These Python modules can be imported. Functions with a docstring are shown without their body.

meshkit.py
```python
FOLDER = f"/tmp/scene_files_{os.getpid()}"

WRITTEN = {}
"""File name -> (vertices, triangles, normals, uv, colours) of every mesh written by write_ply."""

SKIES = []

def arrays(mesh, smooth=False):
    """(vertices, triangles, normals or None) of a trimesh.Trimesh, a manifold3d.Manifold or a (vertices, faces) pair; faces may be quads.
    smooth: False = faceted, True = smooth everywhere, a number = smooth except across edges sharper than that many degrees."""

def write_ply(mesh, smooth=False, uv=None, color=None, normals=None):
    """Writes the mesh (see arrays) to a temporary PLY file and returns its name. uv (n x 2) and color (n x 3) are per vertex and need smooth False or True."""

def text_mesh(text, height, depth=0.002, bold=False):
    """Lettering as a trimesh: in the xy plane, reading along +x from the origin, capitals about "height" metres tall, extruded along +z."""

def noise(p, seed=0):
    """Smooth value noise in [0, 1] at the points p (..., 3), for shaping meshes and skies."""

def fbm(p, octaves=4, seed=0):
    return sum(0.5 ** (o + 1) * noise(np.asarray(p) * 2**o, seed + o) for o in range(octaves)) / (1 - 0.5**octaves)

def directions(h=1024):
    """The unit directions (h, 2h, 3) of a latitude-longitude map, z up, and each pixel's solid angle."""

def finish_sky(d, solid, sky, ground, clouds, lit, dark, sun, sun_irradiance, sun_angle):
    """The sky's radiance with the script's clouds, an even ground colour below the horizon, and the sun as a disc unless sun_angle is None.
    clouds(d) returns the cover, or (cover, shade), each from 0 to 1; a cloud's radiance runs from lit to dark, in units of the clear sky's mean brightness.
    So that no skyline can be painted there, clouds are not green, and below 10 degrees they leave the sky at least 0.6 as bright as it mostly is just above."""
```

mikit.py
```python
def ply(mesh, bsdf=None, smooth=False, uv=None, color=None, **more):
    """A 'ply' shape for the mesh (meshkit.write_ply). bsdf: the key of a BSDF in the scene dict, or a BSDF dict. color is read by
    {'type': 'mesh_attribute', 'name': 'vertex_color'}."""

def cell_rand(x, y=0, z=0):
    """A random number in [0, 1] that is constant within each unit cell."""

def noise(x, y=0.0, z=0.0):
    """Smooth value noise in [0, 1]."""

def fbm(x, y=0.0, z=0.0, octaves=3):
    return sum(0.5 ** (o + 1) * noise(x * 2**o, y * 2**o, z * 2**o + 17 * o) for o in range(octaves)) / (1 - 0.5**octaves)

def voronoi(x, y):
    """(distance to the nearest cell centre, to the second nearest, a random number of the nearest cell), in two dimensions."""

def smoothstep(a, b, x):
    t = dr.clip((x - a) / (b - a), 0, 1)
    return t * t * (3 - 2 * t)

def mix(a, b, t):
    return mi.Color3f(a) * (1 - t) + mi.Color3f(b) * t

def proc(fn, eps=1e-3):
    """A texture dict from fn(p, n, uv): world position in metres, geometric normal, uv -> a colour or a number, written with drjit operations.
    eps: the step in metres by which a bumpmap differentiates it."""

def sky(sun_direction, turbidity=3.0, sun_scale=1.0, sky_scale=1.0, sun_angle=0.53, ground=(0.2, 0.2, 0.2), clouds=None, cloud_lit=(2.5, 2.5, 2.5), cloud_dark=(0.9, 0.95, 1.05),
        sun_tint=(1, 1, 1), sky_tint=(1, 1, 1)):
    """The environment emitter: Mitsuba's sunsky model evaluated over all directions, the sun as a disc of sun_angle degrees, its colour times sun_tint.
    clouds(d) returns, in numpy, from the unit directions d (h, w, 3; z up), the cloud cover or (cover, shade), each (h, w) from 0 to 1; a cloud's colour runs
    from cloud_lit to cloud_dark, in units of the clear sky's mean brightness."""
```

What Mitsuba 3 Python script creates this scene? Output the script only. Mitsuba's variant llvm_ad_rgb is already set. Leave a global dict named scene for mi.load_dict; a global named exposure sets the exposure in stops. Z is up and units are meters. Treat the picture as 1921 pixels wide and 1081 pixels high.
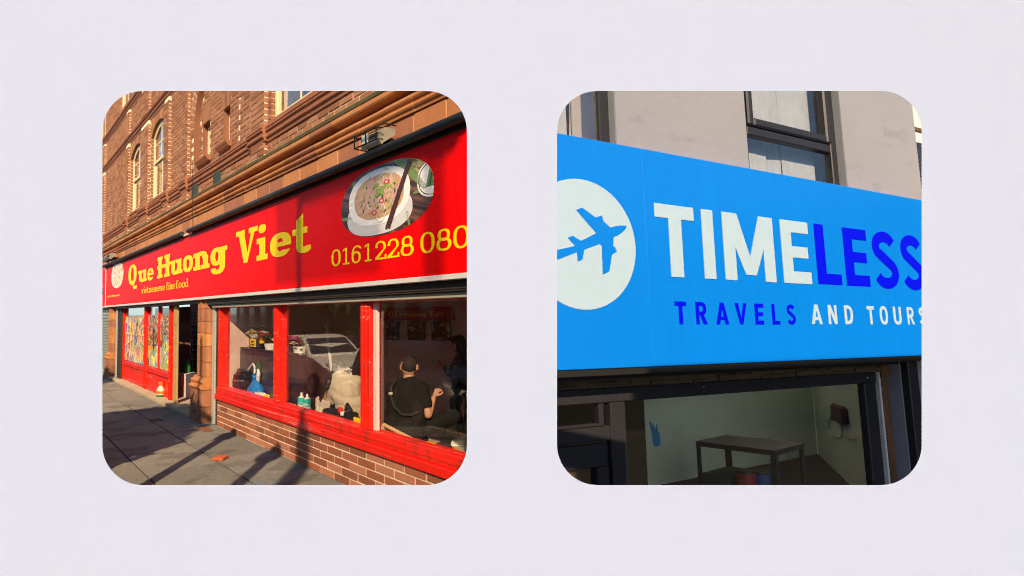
import math, random, numpy as np, trimesh, mitsuba as mi, drjit as dr, mikit, meshkit
import manifold3d as m3
import shapely.geometry as sg, shapely.affinity as sa
from shapely.ops import unary_union
from mikit import proc, noise, fbm, voronoi, cell_rand, smoothstep, mix
rng = random.Random(7)
# ------------------------------------------------------------------ camera, daylight, exposure
S = 1.3                                   # metres per drawing unit
U = np.array([-.687913281, .725792889, 0.]); N = np.array([-.725792889, -.687913281, 0.])   # red shop: along the front, outward
UR = np.array([.88996731, .45546408, -.02259774]); NR = np.array([.45584775, -.8871509, .0718756]); ZR = np.array([-.01268915, .07426806, .99715758])
D0, DR = -2.53, -2.481911649717775
EYE = np.array([0, 0, 1.62])
CF, CU = np.array([0, .99911875, .0419719]), np.array([.0111146, -.0419693, .9990571])
T = mi.ScalarTransform4f
scene, labels = {'type': 'scene'}, {}
scene['camera'] = {'type': 'perspective', 'fov': 84.905, 'fov_axis': 'x', 'near_clip': .05, 'far_clip': 400.,
                   'to_world': T().look_at(origin=(EYE*S).tolist(), target=((EYE+CF)*S).tolist(), up=CU.tolist())}
AZ, EL = math.radians(8.1), math.radians(30)
SUN = [math.sin(AZ)*math.cos(EL), -math.cos(AZ)*math.cos(EL), math.sin(EL)]
scene['sky'] = mikit.sky(SUN, turbidity=3, sun_tint=(1.0, .94, .86))
exposure = 2.22

# ------------------------------------------------------------------ helpers
class Frame:
    def __init__(s, X, Y, Zv, O): s.M = np.column_stack([X, Y, Zv]); s.O = np.asarray(O, float)
    def __call__(s, v): return np.asarray(v, float) @ s.M.T + s.O
FL = Frame(-U, -N, [0, 0, 1], N*D0)       # red shop: x to the right along the front, y into the building, z up
FR = Frame(UR, -NR, ZR, NR*DR)            # blue shop, the same
FW = Frame([1, 0, 0], [0, 1, 0], [0, 0, 1], [0, 0, 0])
def wl(x, y, z=0.): return FL([x, y, z])

class MB:                                  # collects pieces of one mesh, in a frame's coordinates
    def __init__(s): s.v, s.f, s.n = [], [], 0
    def add(s, v, f):
        v = np.asarray(v, float); f = np.asarray(f, int)
        s.v.append(v); s.f.append(f + s.n); s.n += len(v); return s
    def tm(s, m): return s.add(m.vertices, m.faces)
    def box(s, x0, x1, y0, y1, z0, z1, b=0.): 
        v, f = box(x0, x1, y0, y1, z0, z1, b); return s.add(v, f)
    def tube(s, pts, r, sides=10, caps=True): return s.add(*tube(pts, r, sides, caps))
    def prism(s, poly, y0, y1): return s.add(*prism(poly, y0, y1))
    def arr(s): return np.vstack(s.v), np.vstack(s.f)

_P = np.array([[sx*a, sy*b, sz*c] for sx in (-1, 1) for sy in (-1, 1) for sz in (-1, 1) for a, b, c in ((1, .8, .8), (.8, 1, .8), (.8, .8, 1))])
_h = trimesh.Trimesh(_P, trimesh.convex.convex_hull(_P).faces, process=False) if False else None
_ch = trimesh.convex.convex_hull(_P)
_map = [int(np.argmin(((_P - v)**2).sum(1))) for v in _ch.vertices]
_CF = np.array([[_map[i] for i in f] for f in _ch.faces])
_BF = np.array([[0, 1, 3], [0, 3, 2], [4, 6, 7], [4, 7, 5], [0, 4, 5], [0, 5, 1], [2, 3, 7], [2, 7, 6], [0, 2, 6], [0, 6, 4], [1, 5, 7], [1, 7, 3]])
def box(x0, x1, y0, y1, z0, z1, b=0.):
    c = np.array([(x0+x1)/2, (y0+y1)/2, (z0+z1)/2]); h = np.abs([x1-x0, y1-y0, z1-z0])/2
    if b <= 0:
        return np.array([[x, y, z] for x in (-1, 1) for y in (-1, 1) for z in (-1, 1)])*h + c, _BF
    b = min(b, h.min()*.8)
    v = np.sign(_P)*h - np.sign(_P)*np.where(np.abs(_P) > .9, 0, b)
    return v + c, _CF
def prism(poly, y0, y1):                   # a polygon in (x, z) given thickness from y0 (towards the street) to y1
    V, F, n = [], [], 0
    for g in getattr(poly, 'geoms', [poly]):
        if g.is_empty or g.geom_type != 'Polygon' or g.area < 1e-7: continue
        m = trimesh.creation.extrude_polygon(g, abs(y1-y0), engine='earcut')
        v = np.array(m.vertices); v = np.column_stack([v[:, 0], max(y0, y1) - v[:, 2], v[:, 1]])
        V.append(v); F.append(np.array(m.faces) + n); n += len(v)
    if not V: return np.zeros((0, 3)), np.zeros((0, 3), int)
    return np.vstack(V), np.vstack(F)
def tube(pts, r, sides=10, caps=True):
    p = np.asarray(pts, float); r = np.broadcast_to(r, (len(p),)); t = np.gradient(p, axis=0)
    t /= np.linalg.norm(t, axis=1, keepdims=True) + 1e-12
    a = np.cross(t[0], [0, 0, 1.] if abs(t[0][2]) < .9 else [1., 0, 0]); a /= np.linalg.norm(a); A = []
    for k in range(len(p)):
        a = a - t[k]*(a@t[k]); a /= np.linalg.norm(a) + 1e-12; A.append(a)
    A = np.array(A); B = np.cross(t, A); an = np.arange(sides)*2*np.pi/sides
    v = p[:, None] + r[:, None, None]*(np.cos(an)[None, :, None]*A[:, None] + np.sin(an)[None, :, None]*B[:, None])
    f = []
    for i in range(len(p)-1):
        for j in range(sides):
            q = [i*sides+j, i*sides+(j+1) % sides, (i+1)*sides+(j+1) % sides, (i+1)*sides+j]
            f += [[q[0], q[1], q[2]], [q[0], q[2], q[3]]]
    v = v.reshape(-1, 3)
    if caps:
        v = np.vstack([v, p[0], p[-1]]); n = len(v)
        for j in range(sides):
            f.append([n-2, (j+1) % sides, j]); f.append([n-1, (len(p)-1)*sides+j, (len(p)-1)*sides+(j+1) % sides])
    return v, np.array(f)
def lathe(profile, cx=0, cy=0, n=20, sx=1, sy=1):
    p = np.array(profile, float); an = np.arange(n)*2*np.pi/n
    v = np.stack([cx + sx*p[:, :1]*np.cos(an), cy + sy*p[:, :1]*np.sin(an), np.repeat(p[:, 1:], n, 1)], -1).reshape(-1, 3)
    f = []
    for i in range(len(p)-1):
        for j in range(n):
            q = [i*n+j, i*n+(j+1) % n, (i+1)*n+(j+1) % n, (i+1)*n+j]; f += [[q[0], q[1], q[2]], [q[0], q[2], q[3]]]
    return v, np.array(f)
def profile_run(x0, x1, prof):             # a moulding: closed (y, z) profile drawn out from x0 to x1
    p = np.array(prof, float); k = len(p)
    g = sg.Polygon(p); m = trimesh.creation.extrude_polygon(g, x1-x0, engine='earcut'); v = np.array(m.vertices)
    return np.column_stack([x0 + v[:, 2], v[:, 0], v[:, 1]]), np.array(m.faces)
def arcpts(cx, cy, r, a0, a1, n=10): return [(cx+r*math.cos(math.radians(a0+(a1-a0)*k/n)), cy+r*math.sin(math.radians(a0+(a1-a0)*k/n))) for k in range(n+1)]

used = {}
def key_of(name):
    k = used.get(name, 0); used[name] = k + 1
    return name if k == 0 else f'{name}_{k:03d}'
def obj(name, mesh, mat, parent=None, frame=FW, smooth=False, label=None, cat=None, group=None, kind=None, flip=None):
    v, f = mesh.arr() if isinstance(mesh, MB) else (np.asarray(mesh.vertices), np.asarray(mesh.faces)) if hasattr(mesh, 'vertices') else mesh
    if len(f) == 0: return None
    key = key_of((parent + '__' if parent else '') + name)
    m = trimesh.Trimesh(frame(v)*S, f, process=False)
    scene[key] = mikit.ply(m, 'bsdf_' + mat, smooth=smooth)
    info(key, label, cat, group, kind); return key
def info(key, label=None, cat=None, group=None, kind=None):
    d = {k: x for k, x in (('label', label), ('category', cat), ('group', group), ('kind', kind)) if x}
    if d: labels[key] = d
def thing(name, label, cat, group=None):
    key = key_of(name); info(key, label, cat, group); return key
def smooth_mesh(bones, edge=.03, it=12):   # one continuous skin over a chain of (joint, radius) pairs
    parts = []
    for (p, r), (q, s) in bones:
        a = m3.Manifold.sphere(r, 14).translate(tuple(map(float, p))); b = m3.Manifold.sphere(s, 14).translate(tuple(map(float, q)))
        parts.append(m3.Manifold.batch_hull([a, b]))
    m = m3.Manifold.batch_boolean(parts, m3.OpType.Add).refine_to_length(edge)
    g = m.to_mesh(); t = trimesh.Trimesh(np.array(g.vert_properties[:, :3]), np.array(g.tri_verts), process=True)
    trimesh.smoothing.filter_taubin(t, iterations=it); return t

# ------------------------------------------------------------------ materials
def rgb(*c): return {'type': 'rgb', 'value': [float(x) for x in c]}
def mat(name, color, rough=.6, spec=.4, metal=0., bump=None, coat=0.):
    c = rgb(*color) if isinstance(color, (tuple, list)) else proc(color)
    d = {'type': 'principled', 'base_color': c, 'roughness': rough, 'specular': spec, 'metallic': metal}
    if coat: d['clearcoat'] = coat; d['clearcoat_gloss'] = .95
    if bump: d = {'type': 'bumpmap', 'arbitrary': proc(bump[0], eps=bump[2] if len(bump) > 2 else 2e-3), 'scale': bump[1], 'bsdf': d}
    scene['bsdf_' + name] = {'type': 'twosided', 'bsdf': d}; return name
def speck(a, b, f1=3., f2=40., k=.5):
    return lambda p, n, uv: mix(a, b, dr.clip(fbm(p.x*f1, p.y*f1, p.z*f1)*(1-k) + fbm(p.x*f2+9, p.y*f2, p.z*f2)*k, 0, 1))
grain = lambda f: (lambda p, n, uv: fbm(p.x*f, p.y*f, p.z*f))
BR = [mat(f'brick_tone_{i}', speck(a, b, 2.5, 45.), .85, .2) for i, (a, b) in enumerate([
    ((.235, .105, .06), (.39, .195, .115)), ((.185, .08, .048), (.32, .15, .09)), ((.29, .14, .085), (.43, .235, .145))])]
BL = [mat(f'low_brick_tone_{i}', speck(a, b, 3., 60.), .85, .2) for i, (a, b) in enumerate([
    ((.25, .085, .05), (.36, .14, .085)), ((.21, .07, .042), (.31, .115, .07)), ((.30, .125, .08), (.43, .20, .13)), ((.16, .06, .04), (.27, .11, .07))])]
mat('mortar', speck((.66, .55, .40), (.82, .70, .53), 4., 70.), .95, .1)
TC = [mat(f'terracotta_{i}', speck(a, b, 1.8, 30., .35), .55, .4) for i, (a, b) in enumerate([
    ((.36, .12, .035), (.54, .24, .09)), ((.42, .155, .045), (.58, .27, .11)), ((.28, .10, .045), (.44, .19, .09))])]
mat('old_terracotta', speck((.20, .08, .045), (.42, .17, .09), 2.5, 30.), .65, .35)
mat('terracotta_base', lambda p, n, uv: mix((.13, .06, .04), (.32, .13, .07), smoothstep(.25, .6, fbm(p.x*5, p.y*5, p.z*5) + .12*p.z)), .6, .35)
mat('moss_lead', speck((.05, .05, .025), (.16, .15, .08), 5., 50.), .8, .2)
def worn_red(p, n, uv):
    c = mix((.62, .008, .003), (.78, .018, .006), fbm(p.x*2+p.y*2, p.z*6, 1.)); q = fbm(p.x*16+p.y*16, p.z*60, 2.)*.6 + .4*fbm(p.x*90, p.y*90, p.z*90)
    c = mix(c, (.75, .42, .36), .75*smoothstep(.66, .74, q)); return mix(c, (.25, .03, .015), .5*smoothstep(.60, .75, fbm(p.x*7+4, p.y*7, p.z*3)))
mat('red_paint', worn_red, .4, .35, coat=.15)
mat('sign_red', lambda p, n, uv: mi.Color3f(.86, .001, .001)*(.94 + .10*fbm(p.x*1.2, p.y*1.2, p.z*2.)) + mi.Color3f(.006, .004, .003)*smoothstep(.55, .8, fbm(p.x*20, p.y*20, p.z*1.2)), .4, .05)
mat('sign_yellow', (.90, .70, .0), .4, .1)
mat('white_trim', (.62, .62, .64), .35, .5)
mat('cream_paint', speck((.62, .52, .33), (.74, .64, .43), 3., 30.), .5, .4)
mat('black_pipe', speck((.012, .013, .012), (.05, .05, .045), 4., 40.), .5, .4)
mat('dark_metal', speck((.025, .02, .018), (.05, .042, .038), 3., 30.), .5, .4)
mat('slat_metal', speck((.30, .27, .22), (.42, .39, .33), 5., 40.), .45, .5)
mat('grey_metal', speck((.30, .30, .29), (.44, .44, .43), 4., 30.), .4, .5)
mat('green_shutter', speck((.16, .20, .18), (.27, .31, .28), 4., 30.), .5, .5)
def slab_tone(p, n, uv):
    big = fbm(p.x*.7, p.y*.7, 0.); fine = fbm(p.x*30, p.y*30, 3.); st = smoothstep(.58, .72, fbm(p.x*2.2+5, p.y*2.2, 1.))
    a, b, w = voronoi(p.x*3.1, p.y*3.1); gum = (1-smoothstep(.035, .06, a))*dr.select(w > .45, 1., 0.)
    return mix((.114, .111, .106), (.218, .210, .196), dr.clip(.45*big + .55*fine, 0, 1))*(1 - .28*st)*(1 - .45*gum)
SL = [mat('slab_stone', slab_tone, .9, .15, bump=(grain(60.), .004)),
      mat('slab_stone_pale', lambda p, n, uv: slab_tone(p, n, uv)*1.12, .9, .15),
      mat('slab_stone_dark', lambda p, n, uv: slab_tone(p, n, uv)*.9, .9, .15)]
mat('joint_dirt', (.045, .04, .035), .95, .1)
mat('asphalt', speck((.04, .04, .042), (.075, .074, .072), 2., 60.), .9, .2)
mat('step_stone', speck((.24, .19, .14), (.40, .33, .25), 2., 30.), .85, .2)
mat('pink_plaster', speck((.66, .45, .40), (.74, .53, .47), 2., 20.), .8, .2)
mat('pink_board', (.62, .50, .50), .6, .3)
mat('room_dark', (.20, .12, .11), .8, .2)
mat('floor_dark', speck((.32, .28, .23), (.42, .37, .31), 3., 20.), .5, .4)
mat('cut_wood', lambda p, n, uv: mix((.30, .20, .075), (.50, .35, .15), fbm(p.x*18, p.y*18, p.z*2.5)), .7, .3)
mat('pale_wood', lambda p, n, uv: mix((.50, .33, .15), (.66, .46, .24), fbm(p.x*20, p.y*20, p.z*20)), .6, .3)
mat('purple_paint', speck((.024, .010, .018), (.036, .016, .026), 2., 20.), .35, .5)
scene['bsdf_window_glass'] = {'type': 'thindielectric', 'int_ior': 1.52}
mat('black', (.012, .012, .013), .5, .4)
mat('black_plastic', (.02, .02, .022), .35, .5)
mat('black_cloth', speck((.006, .006, .007), (.014, .014, .015), 6., 60.), .9, .2)
mat('charcoal_cloth', speck((.07, .085, .08), (.12, .14, .13), 6., 60.), .85, .2)
mat('skin', speck((.40, .20, .125), (.48, .26, .17), 6., 30.), .5, .4)
mat('hair', (.010, .008, .007), .45, .5)
mat('cropped_hair', speck((.008, .006, .005), (.035, .025, .02), 10., 90.), .8, .3)
mat('cream_cloth', speck((.40, .35, .27), (.50, .44, .34), 5., 40.), .85, .2)
mat('white_rubber', (.66, .65, .58), .5, .4)
mat('white', (.75, .74, .72), .5, .4)
mat('yellow_plastic', (.80, .50, .01), .4, .5)
mat('bright_yellow', (.80, .66, .02), .4, .5)
mat('blue_plastic', (.01, .20, .62), .35, .5)
mat('teal_plastic', (.02, .46, .42), .35, .5)
mat('green_leaf', speck((.02, .10, .015), (.06, .22, .03), 20., 80.), .6, .3)
mat('flower_yellow', (.80, .48, .02), .6, .3); mat('flower_white', (.72, .68, .58), .6, .3)
mat('flower_pink', (.56, .06, .28), .6, .3); mat('flower_peach', (.72, .36, .22), .6, .3); mat('flower_plum', (.22, .03, .08), .6, .3); mat('flower_lime', (.42, .52, .12), .6, .3)
mat('cardboard', speck((.34, .17, .06), (.42, .22, .085), 3., 40.), .8, .2)
mat('bin_bag', (.012, .012, .014), .18, .6)
mat('chrome', (.6, .6, .6), .25, .5, metal=1.)
mat('red_brick_loose', (.42, .10, .045), .8, .2)
mat('orange_plastic', (.72, .16, .02), .4, .4); mat('bottle_clear', (.62, .56, .44), .3, .5); mat('bottle_green', (.02, .16, .04), .3, .5)
mat('lavender_paint', (.402, .49, .757), .9, .1)

# ------------------------------------------------------------------ lettering (slab serif and plain), capitals 1 high
def R_(x0, z0, x1, z1): return sg.box(min(x0, x1), min(z0, z1), max(x0, x1), max(z0, z1))
def ell(cx, cz, rx, rz, n=24): return sg.Polygon([(cx+rx*math.copysign(abs(math.cos(a))**.85, math.cos(a)), cz+rz*math.copysign(abs(math.sin(a))**.85, math.sin(a))) for a in np.arange(4*n)*math.pi/(2*n)])
def ring(cx, cz, rx, rz, s, t): return ell(cx, cz, rx, rz).difference(ell(cx, cz, rx-s, rz-t))
def poly(*p): return sg.Polygon(p)
def glyph(c, s=.2, t=.12, X=.6):
    w = .30
    j = unary_union
    if c == 'Q': return j([ring(.4, .5, .4, .52, s*1.05, t), poly((.36, .16), (.5, .2), (.62, -.12), (.84, -.08), (.82, -.26), (.52, -.26), (.42, -.02))])
    if c == 'O': return ring(.4, .5, .4, .52, s, t)
    if c == 'H': return j([R_(.08, 0, .08+s, 1), R_(.62, 0, .62+s, 1), R_(0, .44, .9, .44+t*1.1), *[R_(a, b, a+.38, b+t) for a in (0, .52) for b in (0, 1-t)]])
    if c == 'V': return j([poly((.06, 1), (.06+s*1.15, 1), (.44+s*.35, .25), (.72, 1), (.72+s*.7, 1), (.52, 0), (.36, 0)), R_(-.04, 1-t, .38, 1), R_(.58, 1-t, .96, 1)])
    if c == 'v': return j([sa.scale(poly((.06, 1), (.06+s*1.1, 1), (.42+s*.35, .25), (.66, 1), (.66+s*.9, 1), (.5, 0), (.36, 0)), 1, X, origin=(0, 0)), R_(-.04, X-t, .36, X), R_(.54, X-t, .92, X)])
    if c == 'u': return j([R_(.06, .2, .06+s, X), R_(.44, 0, .44+s, X), ring(.35, .24, .29, .26, s, t).intersection(R_(0, -.1, .7, .22)), R_(-.04, X-t, .2, X), R_(.34, X-t, .6, X), R_(.5, 0, .74, t)])
    if c == 'n': return j([R_(.06, 0, .06+s, X), R_(.46, 0, .46+s, X-.18), ring(.36, X-.24, .30, .26, s, t).intersection(R_(0, X-.24, .8, 1)), R_(-.04, X-t, .2, X), R_(-.04, 0, .34, t), R_(.38, 0, .76, t)])
    if c == 'm': return j([glyph('n', s, t, X), sa.translate(glyph('n', s, t, X).difference(R_(-.1, -.1, .05, 1)), .40, 0)])
    if c == 'o': return ring(.34, X/2, .34, X/2+.02, s, t)
    if c == 'e': return j([ring(.34, X/2, .34, X/2+.02, s, t).difference(R_(.4, X*.24, .8, X*.44)), R_(.1, X*.42, .66, X*.42+t*.8)])
    if c == 'c': return ring(.34, X/2, .34, X/2+.02, s, t).difference(R_(.4, X*.3, .8, X*.66))
    if c == 'g': return j([ring(.3, X/2+.02, .30, X/2, s*.95, t), R_(.44, -.1, .44+s, X), ring(.34, -.08, .31, .20, s, t).intersection(R_(-.1, -.4, .8, -.06)), R_(.5, X-t, .76, X)])
    if c == 'd': return j([ring(.3, X/2, .30, X/2+.02, s*.95, t), R_(.44, 0, .44+s, 1), R_(.3, 1-t, .5, 1), R_(.5, 0, .74, t)])
    if c == 'a': return j([ring(.28, X*.32, .27, X*.33, s*.8, t*.9), R_(.38, .05, .38+s, X*.7), ring(.32, X-.2, .26, .2, s*.9, t).intersection(R_(.06, X-.2, .7, 1)), R_(.42, 0, .72, t)])
    if c == 'i': return j([R_(.1, 0, .1+s, X), R_(0, X-t, .2, X), R_(0, 0, .2+s, t), ell(.1+s/2, .87, s*.62, .12)])
    if c == 't': return j([R_(.14, .12, .14+s, .82), poly((.14, .82), (.14+s, .97), (.14+s, .8)), R_(0, X-t, .52, X), ring(.42, .2, .28, .22, s, t).intersection(R_(.1, -.1, .64, .15))])
    if c == 'f': return j([R_(.14, 0, .14+s, .8), ring(.38, .78, .25, .22, s, t).intersection(R_(.1, .78, .7, 1.1)), R_(0, X-t, .5, X), R_(.02, 0, .46, t)])
    if c == 's': return j([ring(.3, X*.73, .28, X*.3, s*.9, t).difference(R_(.3, X*.4, .7, X*.72)), ring(.3, X*.28, .29, X*.3, s*.9, t).difference(R_(-.1, X*.3, .28, X*.62))])
    if c == '0': return ring(.36, .5, .36, .52, s, t)
    if c == '1': return j([R_(.26, 0, .26+s, 1), R_(.06, 0, .46+s, t), poly((.26, 1), (.26, 1-t*1.2), (.06, .8), (.06, .92))])
    if c == '2': return j([ring(.36, .68, .34, .34, s, t).difference(R_(-.1, .2, .36, .66)).difference(R_(-.1, .2, .8, .56)), poly((.70, .60), (.70-s*1.1, .56), (0, .12), (.02, 0), (.26, .1)), R_(0, 0, .74, t), R_(.74-s*.7, 0, .74, .26)])
    if c == '6': return j([ring(.36, .33, .34, .35, s, t), ring(.42, .5, .40, .52, s, t).intersection(poly((-.1, .3), (.3, .3), (.44, .9), (.8, .78), (.8, 1.1), (-.1, 1.1)))])
    if c == '7': return j([R_(0, 1-t, .68, 1), poly((.68, 1-t), (.66-s*.9, 1-t), (.14, 0), (.14+s*1.1, 0))])
    if c == '8': return j([ring(.36, .735, .29, .285, s*.95, t), ring(.36, .29, .35, .31, s, t)])
    if c == '3': return j([ring(.34, .735, .3, .285, s, t).difference(R_(-.1, .5, .3, .78)), ring(.34, .29, .34, .31, s, t).difference(R_(-.1, .26, .3, .8))])
    if c == '-': return R_(0, .32, .4, .32+t)
    raise KeyError(c)
def fit(g, x0, x1, zb, h):                # a glyph squeezed between x0 and x1, capitals h above the base line
    b = g.bounds; k = (x1-x0)/(b[2]-b[0])
    return sa.affine_transform(g, [k, 0, 0, h, x0-b[0]*k, zb])
def word(txt, x0, x1, zb, h, s=.15, t=.1, gap=.12, X=.62, space=.4):
    gs, x = [], 0.
    for c in txt:
        if c == ' ': x += space; continue
        g = glyph(c, s, t, X); b = g.bounds; gs.append(sa.translate(g, x-b[0], 0)); x += b[2]-b[0] + gap
    k = (x1-x0)/(x-gap)
    return unary_union([sa.affine_transform(g, [k, 0, 0, h, x0, zb]) for g in gs])
def sans(c, s=.235):                      # bold plain capitals, width about .75
    j = unary_union
    if c == 'T': return j([R_(0, .81, .72, 1), R_(.36-s/2, 0, .36+s/2, 1)])
    if c == 'I': return R_(0, 0, s, 1)
    if c == 'L': return j([R_(0, 0, s, 1), R_(0, 0, .62, .18)])
    if c == 'E': return j([R_(0, 0, s, 1), R_(0, 0, .64, .19), R_(0, .81, .64, 1), R_(0, .41, .6, .59)])
    if c == 'M': return j([R_(0, 0, s, 1), R_(1.06-s, 0, 1.06, 1), poly((0, 1), (.3, 1), (.53, .36), (.76, 1), (1.06, 1), (.64, .09), (.42, .09))])
    if c == 'S':
        e = lambda cx, cz, rx, rz, a0, a1: [(cx+rx*math.cos(math.radians(a)), cz+rz*math.sin(math.radians(a))) for a in np.linspace(a0, a1, 14)]
        pts = e(.36, .735, .25, .175, 22, 218) + e(.36, .275, .265, .185, 42, -158)
        return sg.LineString(pts).buffer(.095, cap_style=2, join_style=1).intersection(R_(-.05, -.2, .8, 1.02))
    if c == 'A': return poly((0, 0), (.3, 1), (.3+.24, 1), (.84, 0), (.84-s, 0), (.56, .2), (.28, .2), (s, 0)).difference(poly((.33, .36), (.42, .72), (.51, .36)))
    if c == 'V': return poly((0, 1), (s, 1), (.42, .26), (.84-s, 1), (.84, 1), (.53, 0), (.31, 0))
    if c == 'R': return j([R_(0, 0, s*.95, 1), ring(.36, .70, .36, .30, s*.9, .17).intersection(R_(.3, .3, .9, 1.1)), R_(0, .83, .4, 1), R_(0, .40, .4, .57), poly((.28, .42), (.5, .46), (.78, 0), (.78-s*1.2, 0))])
    if c == 'N': return j([R_(0, 0, s*.9, 1), R_(.74-s*.9, 0, .74, 1), poly((0, 1), (s*1.1, 1), (.74, 0), (.74-s*1.1, 0))])
    if c == 'D': return j([R_(0, 0, s*.95, 1), ring(.3, .5, .44, .5, s*.95, .18).intersection(R_(.28, -.1, .9, 1.1)), R_(0, 0, .34, .18), R_(0, .82, .34, 1)])
    if c == 'O': return ring(.42, .5, .42, .52, s*.95, .18)
    if c == 'U': return j([R_(0, .3, s*.95, 1), R_(.74-s*.95, .3, .74, 1), ring(.37, .34, .37, .36, s*.95, .18).intersection(R_(-.1, -.1, .9, .34))])
    raise KeyError(c)

# ------------------------------------------------------------------ lavender page border, built as an added wall with two rounded openings
CR = np.cross(CF, CU)
FV = Frame(CR, CF, CU, EYE + CF*1.0)
def rrect(x0, x1, z0, z1, r, n=14):
    p = []
    for cx, cz, a in ((x1-r, z1-r, 0), (x0+r, z1-r, 90), (x0+r, z0+r, 180), (x1-r, z0+r, 270)): p += arcpts(cx, cz, r, a, a+90, n)
    return p
TH, FLARE = .022, .034
wall_out = [(-.985, -1.70), (.985, -1.70), (.985, .55), (-.985, .55)]
holes = [(-.7320, -.0805), (.0805, .7320)]
hf = [rrect(a, b, -.352, .352, .072) for a, b in holes]; hb = [rrect(a-FLARE, b+FLARE, -.352-FLARE, .352+FLARE, .072+FLARE) for a, b in holes]
mb = MB()
for ring_set, y, flip in ((hf, 0., False), (hb, TH, True)):
    v2, f2 = trimesh.creation.triangulate_polygon(sg.Polygon(wall_out, ring_set), engine='earcut')
    v3 = np.column_stack([v2[:, 0], np.full(len(v2), y), v2[:, 1]]); mb.add(v3, f2[:, ::-1] if flip else f2)
for a, b in zip(hf, hb):
    n = len(a); v = np.array([(x, 0., z) for x, z in a] + [(x, TH, z) for x, z in b])
    mb.add(v, [[i, (i+1) % n, n+(i+1) % n] for i in range(n)] + [[i, n+(i+1) % n, n+i] for i in range(n)])
n = 4; v = np.array([(x, 0., z) for x, z in wall_out] + [(x, TH, z) for x, z in wall_out])
mb.add(v, [[i, (i+1) % n, n+(i+1) % n] for i in range(n)] + [[i, n+(i+1) % n, n+i] for i in range(n)])
obj('lavender_border_wall', mb, 'lavender_paint', None, FV, label='plain pale lavender page border built as an added wall with two rounded square openings', cat='wall')

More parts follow.
